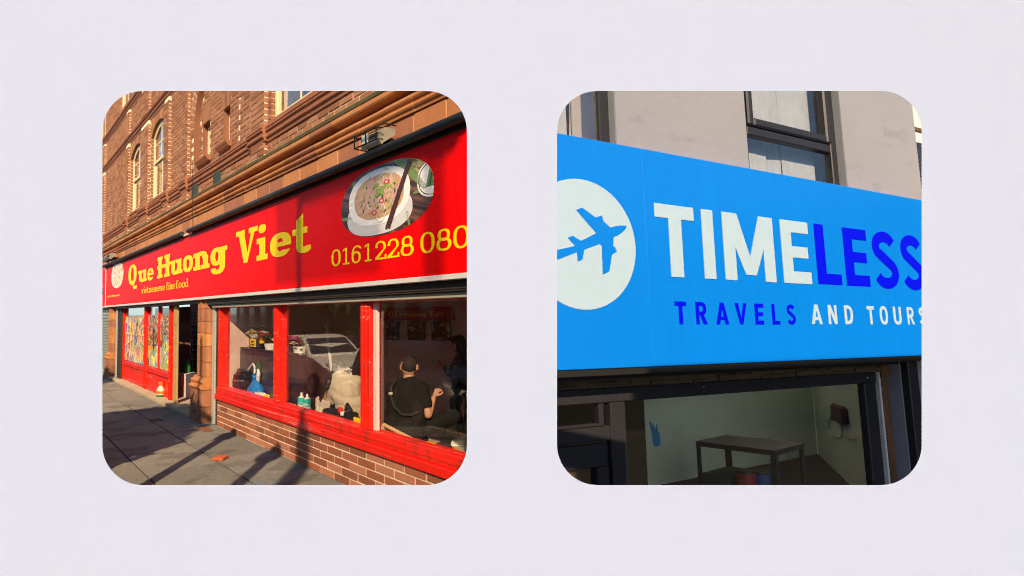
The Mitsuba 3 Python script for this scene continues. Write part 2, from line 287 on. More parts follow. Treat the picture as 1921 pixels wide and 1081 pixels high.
# ------------------------------------------------------------------ ground: road, pavement of stone slabs
g = MB(); g.add(np.array([(-90, -90, -.055), (90, -90, -.055), (90, 140, -.055), (-90, 140, -.055)], float)*1.5, [[0, 1, 2], [0, 2, 3]])
obj('road', g, 'asphalt', label='grey asphalt road along the kerb', kind='structure')
pv = obj('pavement', MB().box(-60, 6, -1.95, 6.0, -.06, -.012), 'joint_dirt', None, FL, label='grey stone slab pavement in front of the red shop', kind='structure')
rows = [(-.595, .06), (-1.275, -.605), (-1.95, -1.285)]
for k, (y0, y1) in enumerate(rows):
    x = -21.3 + [.35, .0, .62][k]
    while x < -1.5:
        w = rng.choice([.86, .92, 1.02, 1.1]) if x > -17 else 1.5
        dz = rng.uniform(-.0022, .0022); v, f = box(x+.008, x+w-.008, y0+.003, y1-.003, -.03, 0., .004)
        v = v.copy(); c = v[:, 2] > -.01; v[c, 2] += dz + rng.uniform(-.0022, .0022)*(v[c, 0]-x)/w + rng.uniform(-.002, .002)*(v[c, 1]-y0)
        obj('slab', (v, f), SL[rng.choice([0, 0, 0, 1, 2])], pv, FL); x += w
g = MB(); x = -60
obj('kerb', MB().box(-60, -1.5, -2.07, -1.952, -.06, -.004, .008), 'step_stone', None, FL, label='worn stone kerb between the slabs and the road', kind='structure')

# ------------------------------------------------------------------ blue travel shop
mat('render_wall', lambda p, n, uv: mix((.228, .241, .295), (.286, .300, .361), dr.clip(.5*fbm(p.x*1.6, p.y*1.6, p.z*1.1)+.5*fbm(p.x*24, p.y*24, p.z*24), 0, 1))*(1-.13*smoothstep(.62, .80, fbm(p.x*3.6+3, p.y*3.6, p.z*6.2+8))), .95, .15, bump=(grain(55.), .004))
mat('reveal_grey', speck((.225, .245, .285), (.285, .305, .34), 4., 40.), .9, .15)
mat('anthracite', speck((.016, .0165, .022), (.026, .026, .034), 3., 60.), .42, .4)
def streaked_blue(p, n, uv):
    h = p.x*.45 + p.y*.23; st = fbm(h*26, 3.5, p.z*.9)*.6 + .4*fbm(h*90, 1.5, p.z*1.6); d = noise(p.x*1.3, p.y*1.3, p.z*1.3)
    return mi.Color3f(.0008, .18, .74)*(.96 + .045*smoothstep(.35, .75, st) + .06*d)
mat('sign_blue', streaked_blue, .3, .25, coat=.25)
mat('sign_white', (.35, .50, .665), .45, .3)
mat('sign_deep_blue', (.001, .004, .80), .3, .25)
mat('curtain', speck((.26, .29, .34), (.38, .42, .48), 3., 9.), .6, .3)
mat('room_green', speck((.56, .66, .52), (.64, .74, .60), 1., 8.), .8, .3)
mat('room_brown', (.09, .065, .04), .8, .2)
mat('old_batten', speck((.05, .035, .02), (.17, .125, .08), 9., 50.), .9, .1)
mat('rust_wood', lambda p, n, uv: mix((.06, .03, .018), (.20, .10, .055), fbm(p.x*10, p.y*10, p.z*3)), .8, .2)
mat('olive_board', (.16, .13, .05), .8, .2)
bb = thing('travel_shop_building', 'pale rendered building with dark grey window frames above the blue travel shop front', 'building')
zt = 4.75
wall = sg.box(1.28, 0, 5.35, zt).difference(unary_union([sg.box(1.36, 2.72, 2.035, 4.6), sg.box(3.18, 2.62, 4.29, 4.6), sg.box(1.36, -.05, 4.74, 1.56)]))
wk = obj('wall', MB().prism(wall, 0, .12), 'render_wall', bb, FR)
side = MB().box(5.23, 5.35, .121, .78, 0, zt); obj('side_wall', side, 'render_wall', bb, FR)
def upper_window(x0, x1, zs):
    f = MB(); y0, y1 = .055, .115
    f.box(x0, x0+.075, y0, y1, 2.62, 4.6, .006).box(x1-.075, x1, y0, y1, 2.62, 4.6, .006)
    f.box(x0+.076, x1-.076, y0+.002, y1, zs-.03, zs+.035, .006)
    wn = obj('window', f, 'anthracite', bb, FR)
    q = MB().box(x0+.076, x0+.135, y0-.018, y1-.01, zs+.036, 4.6, .012).box(x1-.135, x1-.076, y0-.018, y1-.01, zs+.036, 4.6, .012).box(x0+.136, x1-.136, y0-.018, y1-.01, zs+.036, zs+.10, .012)
    obj('sash', q, 'anthracite', wn, FR)
    for z0, z1, i in ((2.62, zs-.031, .076), (zs+.10, 4.6, .135)):
        obj('pane', MB().add([(x0+i, y0+.03, z0), (x1-i, y0+.03, z0), (x1-i, y0+.03, z1), (x0+i, y0+.03, z1)], [[0, 1, 2], [0, 2, 3]]), 'window_glass', wn, FR)
    return wn
for x0, x1, zs in ((1.362, 2.03, 3.9), (3.185, 4.285, 3.17)): upper_window(x0, x1, zs)
for x in (2.0355, 4.2905):
    pass
obj('reveal', MB().box(2.031, 2.0345, .004, .1195, 2.75, 4.59), 'reveal_grey', bb, FR); obj('reveal', MB().box(4.2865, 4.2895, .004, .1195, 2.65, 4.59), 'reveal_grey', bb, FR)
# rooms behind the upper windows: white box to bounce light down, creased plastic sheet hung in the right one
obj('upper_bounce_room', MB().box(2.06, 5.2, .5, .54, 1.75, 5.0).box(2.06, 5.2, .14, .5, 1.72, 1.76).box(2.06, 5.2, .14, .5, 4.9, 4.94).box(2.05, 2.06, .14, .5, 1.75, 4.9), 'white', bb, FR)
def sheet(x0, x1, z0, z1, y, amp, seed, nx=60, nz=40):
    X, Zs = np.meshgrid(np.linspace(x0, x1, nx), np.linspace(z0, z1, nz)); P = np.stack([X*9, Zs*2.2, X*0+seed], -1); Q = np.stack([X*16+Zs*9, Zs*14-X*6, X*0+seed+5], -1)
    Y = y + amp*(meshkit.fbm(P, 3)-.5)*2 + amp*.6*np.abs(meshkit.fbm(Q, 3)-.5)
    v = np.stack([X, Y, Zs], -1).reshape(-1, 3); i, j = np.meshgrid(np.arange(nz-1), np.arange(nx-1), indexing='ij'); a = (i*nx+j).ravel()
    return v, np.vstack([np.column_stack([a, a+1, a+nx+1]), np.column_stack([a, a+nx+1, a+nx])])
s = MB()
for x0, x1, sd in ((3.2, 3.42, 1), (3.40, 3.62, 2), (3.61, 3.83, 3), (3.8, 4.2, 4)): s.add(*sheet(x0, x1, 2.6, 4.6, .2+.012*(sd % 2), .028 if sd < 4 else .006, sd*3.3))
obj('plastic_sheet', s, 'curtain', None, FR, smooth=True, label='creased pale plastic sheet hanging behind the upper window right of the render pier', cat='sheet')
obj('window_blind', MB().add(*sheet(1.37, 1.85, 2.6, 4.6, .26, .01, 9)), 'curtain', None, FR, smooth=True, label='pale blind behind the upper left window over the round emblem', cat='blind')
# shop front below the sign
obj('head_batten', MB().box(1.37, 4.7, .075, .12, 1.452, 1.56).box(1.37, 4.62, .09, .14, 1.405, 1.452), 'old_batten', bb, FR, label='broken timber batten under the sign')
bt = MB()
x = 1.4
while x < 4.5:
    w = rng.uniform(.05, .34); h = rng.uniform(.012, .045)
    bt.add(*(lambda v, f: (v + np.array([0, 0, 0]) + np.random.RandomState(int(x*100)).uniform(-.004, .004, v.shape), f))(*box(x, x+w, .07+rng.uniform(0, .012), .10, 1.405, 1.405+h, .006))); x += w + rng.choice([0., .01, .03, .09])
obj('batten_remains', bt, 'old_batten', bb, FR)
y0, y1 = .10, .16
f = MB(); f.box(1.37, 4.59, y0, y1, 1.318, 1.404, .006).box(1.975, 2.085, y0-.002, y1, 0, 1.317, .006).box(4.425, 4.565, y0-.002, y1, 0, 1.317, .006).box(4.57, 4.59, y0+.01, y1+.02, 0, 1.316, .003)
f.box(1.37, 1.974, y0, y1, 1.105, 1.185, .006).box(2.086, 4.424, y0, y1, .1, .22, .006)
wf = obj('shop_window', f, 'anthracite', bb, FR)
obj('pane', MB().add([(2.086, y0+.03, .22), (4.424, y0+.03, .22), (4.424, y0+.03, 1.317), (2.086, y0+.03, 1.317)], [[0, 1, 2], [0, 2, 3]]), 'window_glass', wf, FR)
obj('pane', MB().add([(1.37, y0+.03, 1.186), (1.974, y0+.03, 1.186), (1.974, y0+.03, 1.317), (1.37, y0+.03, 1.317)], [[0, 1, 2], [0, 2, 3]]), 'window_glass', wf, FR)
obj('bead', MB().box(1.90, 1.935, y0+.008, y1, 1.187, 1.316, .004).box(1.37, 1.9, y0+.008, y1-.01, 1.187, 1.203, .004), 'anthracite', wf, FR)
for x, z in ((2.06, 1.352), (2.72, 1.372), (4.47, 1.36)): obj('screw', MB().add(*lathe([(0, -.004), (.006, -.003), (.006, .004)], n=8)) if False else MB().box(x-.006, x+.006, y0-.006, y0, z-.006, z+.006, .002), 'chrome', wf, FR)
d = MB().box(1.37, 1.63, y0+.02, y1+.03, 0, 1.09, .004).box(1.631, 1.965, y0+.02, y1+.03, .958, 1.09, .004).box(1.88, 1.965, y0+.02, y1+.03, 0, .957, .004)
dk = obj('door', d, 'anthracite', bb, FR)
obj('pane', MB().add([(1.63, y0+.06, 0), (1.88, y0+.06, 0), (1.88, y0+.06, .958), (1.63, y0+.06, .958)], [[0, 1, 2], [0, 2, 3]]), 'window_glass', dk, FR)
obj('hinge', MB().box(1.962, 1.985, y0-.012, y0+.02, .975, 1.095, .004), 'black_plastic', dk, FR)
obj('trim_strip', MB().box(4.592, 4.612, .08, .16, 0, 1.40, .003), 'white_trim', bb, FR)
obj('rusty_jamb', MB().box(4.614, 4.70, .075, .16, 0, 1.45, .004).box(4.60, 4.71, .06, .075, 1.36, 1.452, .01), 'rust_wood', bb, FR, label='rust stained timber jamb')
obj('dark_jamb_board', MB().box(4.701, 4.745, .10, .16, 0, 1.52), 'black', bb, FR)  # plain black board in the gap before the pilaster
obj('pilaster', MB().box(4.75, 4.83, -.06, .0, 0, 1.515, .006).box(4.832, 4.91, -.045, .0, 0, 1.515, .006), 'anthracite', bb, FR)
# the room, roof left off so sky and an added bounce wall brighten it
obj('shop_floor', MB().box(2.5, 6.4, .17, 1.7, -.05, -.01), 'floor_dark', bb, FR)
obj('back_wall', MB().box(2.9, 6.1, 1.6, 1.65, 0, 1.9), 'room_green', bb, FR)
obj('room_side_wall', MB().prism(sg.box(0, 0, 1, 1), 0, 1).__class__().add(np.array([(5.93, 1.599, 0), (4.60, .17, 0), (4.60, .17, 1.9), (5.93, 1.599, 1.9)]), [[0, 1, 2], [0, 2, 3]]), 'room_green', bb, FR)
obj('added_bounce_wall', MB().box(2.6, 9.5, 2.6, 2.7, -.05, 7.0), 'white', bb, FR); obj('partition', MB().box(2.46, 3.40, 1.5, 1.56, 0, 1.9).add(np.array([(1.375, .17, 0), (2.47, 1.56, 0), (2.47, 1.56, 1.9), (1.375, .17, 1.9)]), [[0, 1, 2], [0, 2, 3]]), 'room_brown', bb, FR)  # white bounce wall added out of sight to brighten the room
# sign of the blue shop
sg_ = thing('travel_shop_sign', 'big blue fascia sign with a white aeroplane disc and the words TIMELESS TRAVELS AND TOURS', 'sign')
obj('panel', MB().box(1.27, 2.092, -.15, -.005, 1.524, 2.785, .003).box(2.0925, 5.12, -.15, -.005, 1.524, 2.785, .003), 'sign_blue', sg_, FR)
obj('underside', MB().box(1.28, 5.12, -.14, .06, 1.485, 1.5235, .003).box(1.28, 4.74, .0, .07, 1.46, 1.4848), 'black', sg_, FR)
plane = [(1.385, 2.108), (1.485, 2.144), (1.601, 2.173), (1.557, 2.214), (1.588, 2.228), (1.641, 2.204), (1.742, 2.253), (1.616, 2.37), (1.656, 2.388), (1.744, 2.341), (1.785, 2.356), (1.794, 2.325), (1.839, 2.293), (1.88, 2.305), (1.915, 2.311), (1.944, 2.312), (1.955, 2.307), (1.940, 2.288), (1.916, 2.268), (1.885, 2.250), (1.859, 2.24), (1.853, 2.189), (1.864, 2.186), (1.877, 2.159), (1.842, 2.14), (1.819, 2.046), (1.774, 2.027), (1.776, 2.185), (1.763, 2.195), (1.66, 2.157), (1.646, 2.103), (1.616, 2.09), (1.612, 2.14), (1.485, 2.091), (1.385, 2.05), (1.35, 2.0), (1.33, 2.01), (1.345, 2.08)]
disc = sg.Polygon(arcpts(1.655, 2.19, .355, 0, 360, 64)[:-1])
obj('emblem_disc', MB().prism(disc, -.153, -.1505), 'sign_white', sg_, FR, label='white disc emblem')
obj('aeroplane', MB().prism(sg.Polygon(plane), -.1545, -.1532), 'sign_blue', sg_, FR)
for c, a, b in (('T', 2.161, 2.467), ('I', 2.53, 2.626), ('M', 2.705, 3.17), ('E', 3.245, 3.53)): obj('letter', MB().prism(fit(sans(c), a, b, 2.036, .43), -.154, -.1505), 'sign_white', sg_, FR)
for c, a, b in (('L', 3.600, 3.865), ('E', 3.920, 4.200), ('S', 4.268, 4.580), ('S', 4.640, 4.940)): obj('letter', MB().prism(fit(sans(c), a, b, 2.041 if c != 'S' else 2.034, .426 if c != 'S' else .438), -.153, -.1505), 'sign_deep_blue', sg_, FR)
for c, a, b in (('T', 2.277, 2.365), ('R', 2.440, 2.531), ('A', 2.603, 2.710), ('V', 2.768, 2.872), ('E', 2.944, 3.023), ('L', 3.103, 3.175), ('S', 3.249, 3.331)): obj('small_letter', MB().prism(fit(sans(c), a, b, 1.760, .133), -.153, -.1505), 'sign_deep_blue', sg_, FR)
for c, a, b in (('A', 3.492, 3.605), ('N', 3.674, 3.770), ('D', 3.856, 3.952), ('T', 4.122, 4.211), ('O', 4.277, 4.377), ('U', 4.451, 4.553), ('R', 4.633, 4.728), ('S', 4.795, 4.890)): obj('small_letter', MB().prism(fit(sans(c, .22), a, b, 1.764, .134), -.1535, -.1505), 'sign_white', sg_, FR)

# ------------------------------------------------------------------ red brick building with the Vietnamese food shop
rb = thing('brick_building', 'orange brick and terracotta building with cream sash windows above the red shop front', 'building')
WY = .10                                   # face of the upper brick wall
def arch_open(x0, x1, z0, zs, rise):       # opening with a segmental arch
    w = (x1-x0)/2; r = (w*w+rise*rise)/(2*rise); cx, cz = (x0+x1)/2, zs+rise-r; a = math.degrees(math.asin(w/r))
    return sg.Polygon([(x0, z0), (x1, z0)] + arcpts(cx, cz, r, 90-a, 90+a, 14)), (cx, cz, r, a)
WIN = [(-22.15, -20.85, 4.20, 5.66, .26), (-16.52, -15.12, 4.15, 5.50, .24), (-14.22, -12.85, 4.12, 5.50, .24), (-7.20, -5.75, 4.08, 5.5, .24)]
TOPW = [(-22.1, -20.6, 7.12, 8.6, .24), (-18.2, -16.9, 7.12, 8.6, .24), (-16.5, -15.12, 7.12, 8.6, .24), (-14.22, -12.85, 7.12, 8.6, .24)]
SLOT = [(-10.62, -10.17, 4.27, 4.90), (-9.46, -9.12, 4.27, 4.86)]
opens, archs = [], []
for w in WIN + TOPW:
    o, a = arch_open(*w); opens.append(o); archs.append((o, a, w))
slots = [sg.box(x0, z0, x1, z1) for x0, x1, z0, z1 in SLOT]
X0, X1, ZB, ZT = -27., -2.92, 3.5, 9.4
blind = unary_union([sg.box(-10.80, 4.02, -8.45, 4.72), ell(-9.625, 4.72, 1.175, 1.02)]).intersection(sg.box(-12, 4.02, -7, 9))
holes_ = unary_union(opens)
face = sg.box(X0, ZB, X1, ZT).difference(holes_).difference(blind)
wallk = obj('upper_wall', MB().prism(face, WY, WY+.30), 'mortar', rb, FL)
obj('recessed_wall', MB().prism(blind.buffer(.01).difference(unary_union(slots)), WY+.09, WY+.32), 'mortar', rb, FL)
# bricks: courses clipped against openings, pilasters, arches
C, BLEN, BT = .0755, .268, .006
PIL = [(-22.55, -22.2), (-20.75, -20.4), (-16.90, -16.56), (-15.05, -14.28), (-12.78, -12.42), (-11.35, -11.02), (-7.78, -7.30)]
voussoirs = []
for o, (cx, cz, r, a), w in archs:
    m = max(9, int(2*a/ (180/math.pi*.085/r)))
    for k in range(m):
        t0, t1 = 90+a+3-(2*a+6)*k/m - .35, 90+a+3-(2*a+6)*(k+1)/m + .35
        pr = lambda t, R: (cx+R*math.cos(math.radians(t)), cz+R*math.sin(math.radians(t)))
        voussoirs.append(sg.Polygon([pr(t0, r+.004), pr(t0, r+.245), pr(t1, r+.245), pr(t1, r+.004)]))
for x0, x1, z0, z1 in SLOT:
    for k in range(7):
        a0 = x0-.02+(x1-x0+.04)*k/7; a1 = x0-.02+(x1-x0+.04)*(k+1)/7; sp = lambda x: x+(x-(x0+x1)/2)*.5
        voussoirs.append(sg.Polygon([(a0+.006, z1+.004), (a1-.006, z1+.004), (sp(a1)-.006, z1+.27), (sp(a0)+.006, z1+.27)]))
ar = []
for k in range(30):
    t0, t1 = 180-180*k/30-.5, 180-180*(k+1)/30+.5
    q = lambda t, d: (-9.625+(1.175+d)*math.copysign(abs(math.cos(math.radians(t)))**.85, math.cos(math.radians(t))), 4.72+(1.02+d)*abs(math.sin(math.radians(t)))**.85)
    for d0, d1 in ((.005, .13), (.14, .265)): ar.append(sg.Polygon([q(t0, d0), q(t0, d1), q(t1, d1), q(t1, d0)]).buffer(0))
vs = unary_union([v.buffer(.006) for v in voussoirs + ar])
zones = [(3.585, 3.822), (4.03, 5.915), (6.12, 6.78), (7.02, 9.38)]
from shapely.prepared import prep
cut = prep(unary_union([holes_, vs, blind.boundary.buffer(.02), *slots]))
bricks = []                                # (distance, polygon, front y)
for zi, (za, zb) in enumerate(zones):
    nrow = int(math.ceil((zb-za)/C))
    for r in range(nrow):
        z0 = za + r*C; x = X0 - (.5*BLEN if r % 2 else 0)
        while x < X1:
            x += BLEN
            if z0+.012 > zb: continue
            b = sg.box(max(x+.010, X0), z0+.0075, min(x+BLEN-.010, X1), min(z0+C-.0075, zb-.002))
            if b.is_empty or b.bounds[2] <= b.bounds[0]: continue
            xc = x+BLEN/2
            if z0 > 5.1 + max(0, -4.3-xc)*.30: continue          # above what a viewer in front of the shop could see
            cx_ = b.centroid
            pil = next((p for p in PIL if zi in (0, 1, 2, 3) and p[0] < xc < p[1]), None)
            inb = blind.contains(cx_)
            y = WY+.09 if inb else WY
            if cut.intersects(b):
                b = b.difference(holes_ if not inb else unary_union(slots)).difference(vs)
                if not inb: b = b.difference(blind)
            if b.area < .15*C*BLEN: continue
            bricks.append((abs(xc+1.5), b, y, b.area > .9*(BLEN-.02)*(C-.015)))
for p in PIL:                              # piers stand proud of the wall: backing core plus their own bricks
    for zi in (0, 1, 2):
        za, zb = zones[zi]
        if any(sg.box(p[0], za, p[1], zb).intersection(o).area > .02 for o in opens): continue
        obj('pier', MB().box(p[0]+.004, p[1]-.004, WY-.05, WY+.05, za, zb), 'mortar', rb, FL)
        for r in range(int((zb-za)/C)):
            z0 = za + r*C; w = p[1]-p[0]; c = .5 if r % 2 else .68
            for a, b_ in ((0, c), (c, 1)):
                bricks.append((abs(p[0]+1.5)-.01, sg.box(p[0]-.006+w*a+.008, z0+.0075, p[0]+.006+w*b_-.008, z0+C-.0075), WY-.05, True))
for v in voussoirs + ar: bricks.append((abs(v.centroid.x+1.5), v, WY if v not in voussoirs[-14:] else WY+.09, False))
bricks.sort(key=lambda t: t[0])
stuff = [MB(), MB(), MB()]
for k, (d, b, y, whole) in enumerate(bricks):
    j = rng.uniform(0, .005); mt = rng.choice([0, 0, 1, 2])
    if k < 205: m = MB()
    else: m = stuff[mt]
    x0, z0, x1, z1 = b.bounds
    if whole: m.box(x0, x1, y-BT-j, y+(.004 if y != WY-.05 else .054), z0, z1, .003 if k < 205 else 0)
    else: m.prism(b, y-BT-j, y+.004)
    if k < 205: obj('brick', m, BR[mt], wallk, FL)
for i in range(3): obj('far_brickwork', stuff[i], BR[i], wallk, FL, kind='stuff')
# stone strings, cornices and the terracotta band over the sign
def moulding(name, prof, x0, x1, step, mats, gap=.006, yj=.003):
    x = x1
    while x > x0:
        w = step*rng.uniform(.96, 1.04) if x > -16 else step*3
        dy = rng.uniform(-yj, yj)
        obj(name, profile_run(max(x-w+gap, x0), x, [(a+dy, b) for a, b in prof]), rng.choice(mats), rb, FL, smooth=25); x -= w
def halfround(y, z, r, n=6): return [(y - r*math.cos(math.radians(t)), z + r*math.sin(math.radians(t))) for t in np.linspace(-90, 90, n)]
moulding('sill_course_block', [(.11, 3.82), (.075, 3.82), (.07, 3.85)] + halfround(.065, 3.88, .02) + [(.06, 3.912), (.06, 3.93)] + halfround(.055, 3.955, .018) + [(.04, 3.985), (.04, 4.015), (.11, 4.03)], X0, X1, .62, ['old_terracotta'])
for p in PIL:                               # the sill course breaks forward round the piers, with a corbel under it
    w0, w1 = p[0]-.05, p[1]+.05
    obj('course_break', profile_run(w0, w1, [(.06, 3.825), (.035, 3.825), (.03, 3.85)] + halfround(.022, 3.88, .02) + [(.018, 3.912), (.018, 3.93)] + halfround(.012, 3.955, .018) + [(-.002, 3.985), (-.002, 4.02), (.06, 4.035)]), 'old_terracotta', rb, FL, smooth=25)
    obj('corbel', MB().add(*profile_run(p[0]+.02, p[1]-.02, [(.10, 3.66), (.085, 3.66), (.055, 3.75), (.03, 3.824), (.10, 3.824)])), TC[2], rb, FL, smooth=25)
moulding('gutter_course', [(.11, 3.50), (-.02, 3.50), (-.06, 3.525), (-.065, 3.555), (-.05, 3.57), (.02, 3.582), (.11, 3.584)], X0, X1, .6, ['moss_lead'], .004)
moulding('ledge_block', [(.11, 3.415), (-.07, 3.445), (-.08, 3.46), (-.08, 3.497), (.11, 3.498)], X0, X1, .55, TC, .006)
moulding('cornice_block', [(.10, 3.25), (-.015, 3.25), (-.02, 3.27)] + halfround(-.02, 3.30, .024) + [(-.025, 3.326), (-.035, 3.333)] + halfround(-.03, 3.362, .026) + [(-.03, 3.39), (-.01, 3.413), (.10, 3.413)], X0, X1, .44, TC, .007)
x = X1
while x > -20:
    w = .455*rng.uniform(.97, 1.03); obj('frieze_block', box(x-w+.007, x, .0+rng.uniform(0, .005), .1, 2.86, 3.247, .006), rng.choice(TC), rb, FL); x -= w
obj('frieze_bed', MB().box(X0, X1, .02, .40, 1.9, 3.5), 'mortar', rb, FL)
for z, h, pr in ((5.915, .2, .10), (6.79, .22, .10)):
    moulding('string_course_block', [(.11, z), (.085, z), (.075, z+.04)] + halfround(.07, z+.07, .02) + [(.062, z+.105), (.06, z+.125)] + halfround(.05, z+.15, .018) + [(.038, z+.18), (.038, z+h-.02), (.11, z+h)], X0, -9.5, .8, ['old_terracotta'])
for x0, x1, z0, z1 in SLOT:
    obj('slot_sill', MB().add(*profile_run(x0-.10, x1+.10, [(WY+.10, z0-.085), (WY+.03, z0-.08), (WY+.01, z0-.05), (WY-.005, z0-.03), (WY-.01, z0), (WY+.10, z0+.006)])), 'old_terracotta', rb, FL)
    sl = obj('slot_window', MB().box(x0+.004, x0+.06, WY+.17, WY+.24, z0, z1).box(x1-.06, x1-.004, WY+.17, WY+.24, z0, z1).box(x0+.061, x1-.061, WY+.17, WY+.24, z1-.06, z1).box(x0+.061, x1-.061, WY+.17, WY+.24, z0, z0+.06), 'cream_paint', rb, FL)
    obj('pane', MB().add([(x0+.06, WY+.2, z0+.06), (x1-.06, WY+.2, z0+.06), (x1-.06, WY+.2, z1-.06), (x0+.06, WY+.2, z1-.06)], [[0, 1, 2], [0, 2, 3]]), 'window_glass', sl, FL)
# sash windows
obj('recess_edge', MB().prism(blind.difference(blind.buffer(-.008)).intersection(sg.box(-12, 4.03, -7, 9)), WY-.002, WY+.09), BR[1], rb, FL)
for x0, x1, z0, z1 in SLOT: o_ = sg.box(x0, z0, x1, z1); obj('recess_edge', MB().prism(o_.buffer(.003, join_style=2).difference(o_.buffer(-.006, join_style=2)), WY+.088, WY+.2), BR[1], rb, FL)
def sash_window(w, o):
    x0, x1, z0, zs, rise = w; y = WY+.045; fr = .055
    q = MB()
    for r in range(int((zs-z0)/C)+1):
        za = z0 + r*C
        for xa, xb in ((x0-.003, x0+.008), (x1-.008, x1+.003)): q.box(xa, xb, WY-.003, WY+.044, za+.007, min(za+C-.007, zs+.02))
    q.prism(o.buffer(.003, join_style=2).difference(o.buffer(-.009)).intersection(sg.box(x0+.01, zs-.03, x1-.01, 99)), WY-.003, WY+.044)
    obj('reveal_brick', q, BR[1], rb, FL, kind='stuff')
    inner = o.buffer(-fr, join_style=2)
    k = obj('window', MB().prism(o.buffer(-.010).difference(inner), y, y+.06), 'cream_paint', rb, FL)
    zm = z0 + (zs+rise-z0)*.50; a, b = x0+fr, x1-fr; xm = (a+b)/2
    up = inner.intersection(sg.box(a, zm, b, 99)); lo = inner.intersection(sg.box(a, 0, b, zm))
    bars = sg.box(xm-.016, zm, xm+.016, 99).intersection(up)
    obj('upper_sash', MB().prism(up.difference(up.buffer(-.045, join_style=2)), y+.006, y+.024).prism(bars.union(sg.box(a, zm+.36, b, zm+.392).intersection(up)).intersection(up.buffer(-.044, join_style=2)), y+.009, y+.022), 'cream_paint', k, FL)
    obj('lower_sash', MB().prism(lo.difference(lo.buffer(-.045, join_style=2)), y+.026, y+.045).prism(sg.box(xm-.016, 0, xm+.016, zm).intersection(lo.buffer(-.044, join_style=2)), y+.029, y+.043), 'cream_paint', k, FL)
    obj('sash_horn', MB().box(a, b, y+.002, y+.0055, zm-.025, zm+.025), 'cream_paint', k, FL)
    obj('pane', MB().prism(up.buffer(-.04), y+.015, y+.017), 'window_glass_thick', k, FL)
    obj('pane', MB().prism(lo.buffer(-.04), y+.034, y+.036), 'window_glass_thick', k, FL)
    obj('net_curtain', MB().add(*sheet(x0, x1, z0, zs+rise, y+.16, .02, x0)), 'net', k, FL, smooth=True)
    obj('sill', MB().box(x0-.02, x1+.02, WY-.03, WY+.14, z0-.07, z0-.002, .01), 'old_terracotta', k, FL)
scene['bsdf_window_glass_thick'] = {'type': 'thindielectric', 'int_ior': 1.3}
mat('net', speck((.05, .05, .04), (.20, .19, .15), 3., 9.), .9, .1)
for o, a, w in archs: sash_window(w, o)
for x0, x1 in ((-10.80, -10.47), (-9.55, -9.22)): obj('vent_grille', MB().box(x0, x1, WY-.03, WY+.02, 3.66, 3.84, .004), 'vent_green', rb, FL)
mat('vent_green', speck((.02, .04, .035), (.06, .085, .075), 8., 60.), .7, .3)

# ------------------------------------------------------------------ shop front: pillars, shutter, windows, brick base
def pillar(x0, x1, far=False):
    k = thing_part = obj('pillar', MB().box(x0+.16, x1-.05, -.02, .3, 0, 1.85), 'mortar', rb, FL)
    def blk(z0, z1, xa, xb, y, m, round_=True):
        xa += rng.uniform(-.003, .003); n = 3; w = (xb-xa)
        pts = [(xa, .08), (xa, y+.05)]
        for i in range(n):                  # three half-round shafts
            c = xa + w*(i+.5)/n; r = w/n/2*.92
            if round_: pts += [(c - r*math.cos(t), y+.03 - (.05 if i == 1 else .035)*math.sin(t)) for t in np.linspace(.12, math.pi-.12, 7)]
            else: pts += [(c-r, y+.005), (c+r, y+.005)]
        pts += [(xb, y+.05), (xb, .08)]
        g = trimesh.creation.extrude_polygon(sg.Polygon(pts).buffer(0), z1-z0-.008, engine='earcut'); v = np.array(g.vertices); v[:, 2] += z0
        obj('block', (v, g.faces), m, k, FL, smooth=30)
    blk(.0, .245, x0, x1, -.135, 'terracotta_base', False); blk(.245, .50, x0+.01, x1-.01, -.13, 'terracotta_base', False)
    obj('base_moulding', profile_run(x0-.005, x1+.005, [(.08, .50), (-.125, .50)] + halfround(-.12, .53, .028) + [(-.11, .562), (-.11, .58)] + halfround(-.095, .61, .026) + [(-.075, .65), (-.06, .68), (.08, .68)]), TC[0], k, FL, smooth=25)
    z = .682
    for h in (.225, .24, .2, .18, .19, .16): blk(z, min(z+h, 1.88), x0+.12, x1+.012, -.07, rng.choice(TC + ['old_terracotta'])); z += h
pillar(-9.92, -9.28); pillar(-18.35, -17.68)
st = obj('step', MB().box(-17.67, -9.925, -.13, .9, -.01, .062, .012), 'step_stone', rb, FL, label='worn pale stone step')
# brick base under the big window
bw = obj('window_base', MB().box(-8.955, X1, .002, .12, 0, .385), 'mortar_pale', rb, FL)
mat('mortar_pale', speck((.58, .47, .36), (.74, .61, .48), 5., 60.), .95, .1)
for r in range(5):
    z0 = r*.078; x = -8.955 - (.155 if r % 2 else 0)
    while x < X1:
        a, b = max(x+.008, -8.95), min(x+.312-.008, X1)
        if b-a > .03: obj('brick', box(a, b, rng.uniform(-.008, -.003), .03, z0+.007, min(z0+.078-.006, .384), .003), rng.choice(BL), bw, FL)
        x += .312
# shutter: guide rails, box, bottom slat
for i, (x0, x1, y0, m) in enumerate([(-9.245, -9.125, -.0, 'grey_metal'), (-9.12, -9.07, .02, 'black'), (-9.065, -9.03, .005, 'dark_metal'), (-9.025, -8.99, .02, 'black'), (-8.985, -8.955, .01, 'dark_metal')]):
    obj('guide_rail', MB().box(x0, x1, y0, .08, .0, 1.76, .004), m, rb, FL)
for i in range(3): obj('guide_rail', MB().box(-17.40+i*.22, -17.24+i*.22, -.03+.01*i, .05, .06, 1.80, .004), ['grey_metal', 'dark_metal', 'dark_metal'][i], rb, FL)
sb = obj('shutter_box', MB().box(-9.25, X1, -.075, .06, 1.772, 1.846).box(-17.4, -9.26, -.055, .06, 1.80, 1.87), 'dark_metal', rb, FL)
for z in (1.785, 1.81, 1.83): obj('rib', MB().box(-9.24, X1, -.083, -.0752, z, z+.012, .003), 'dark_metal', sb, FL)
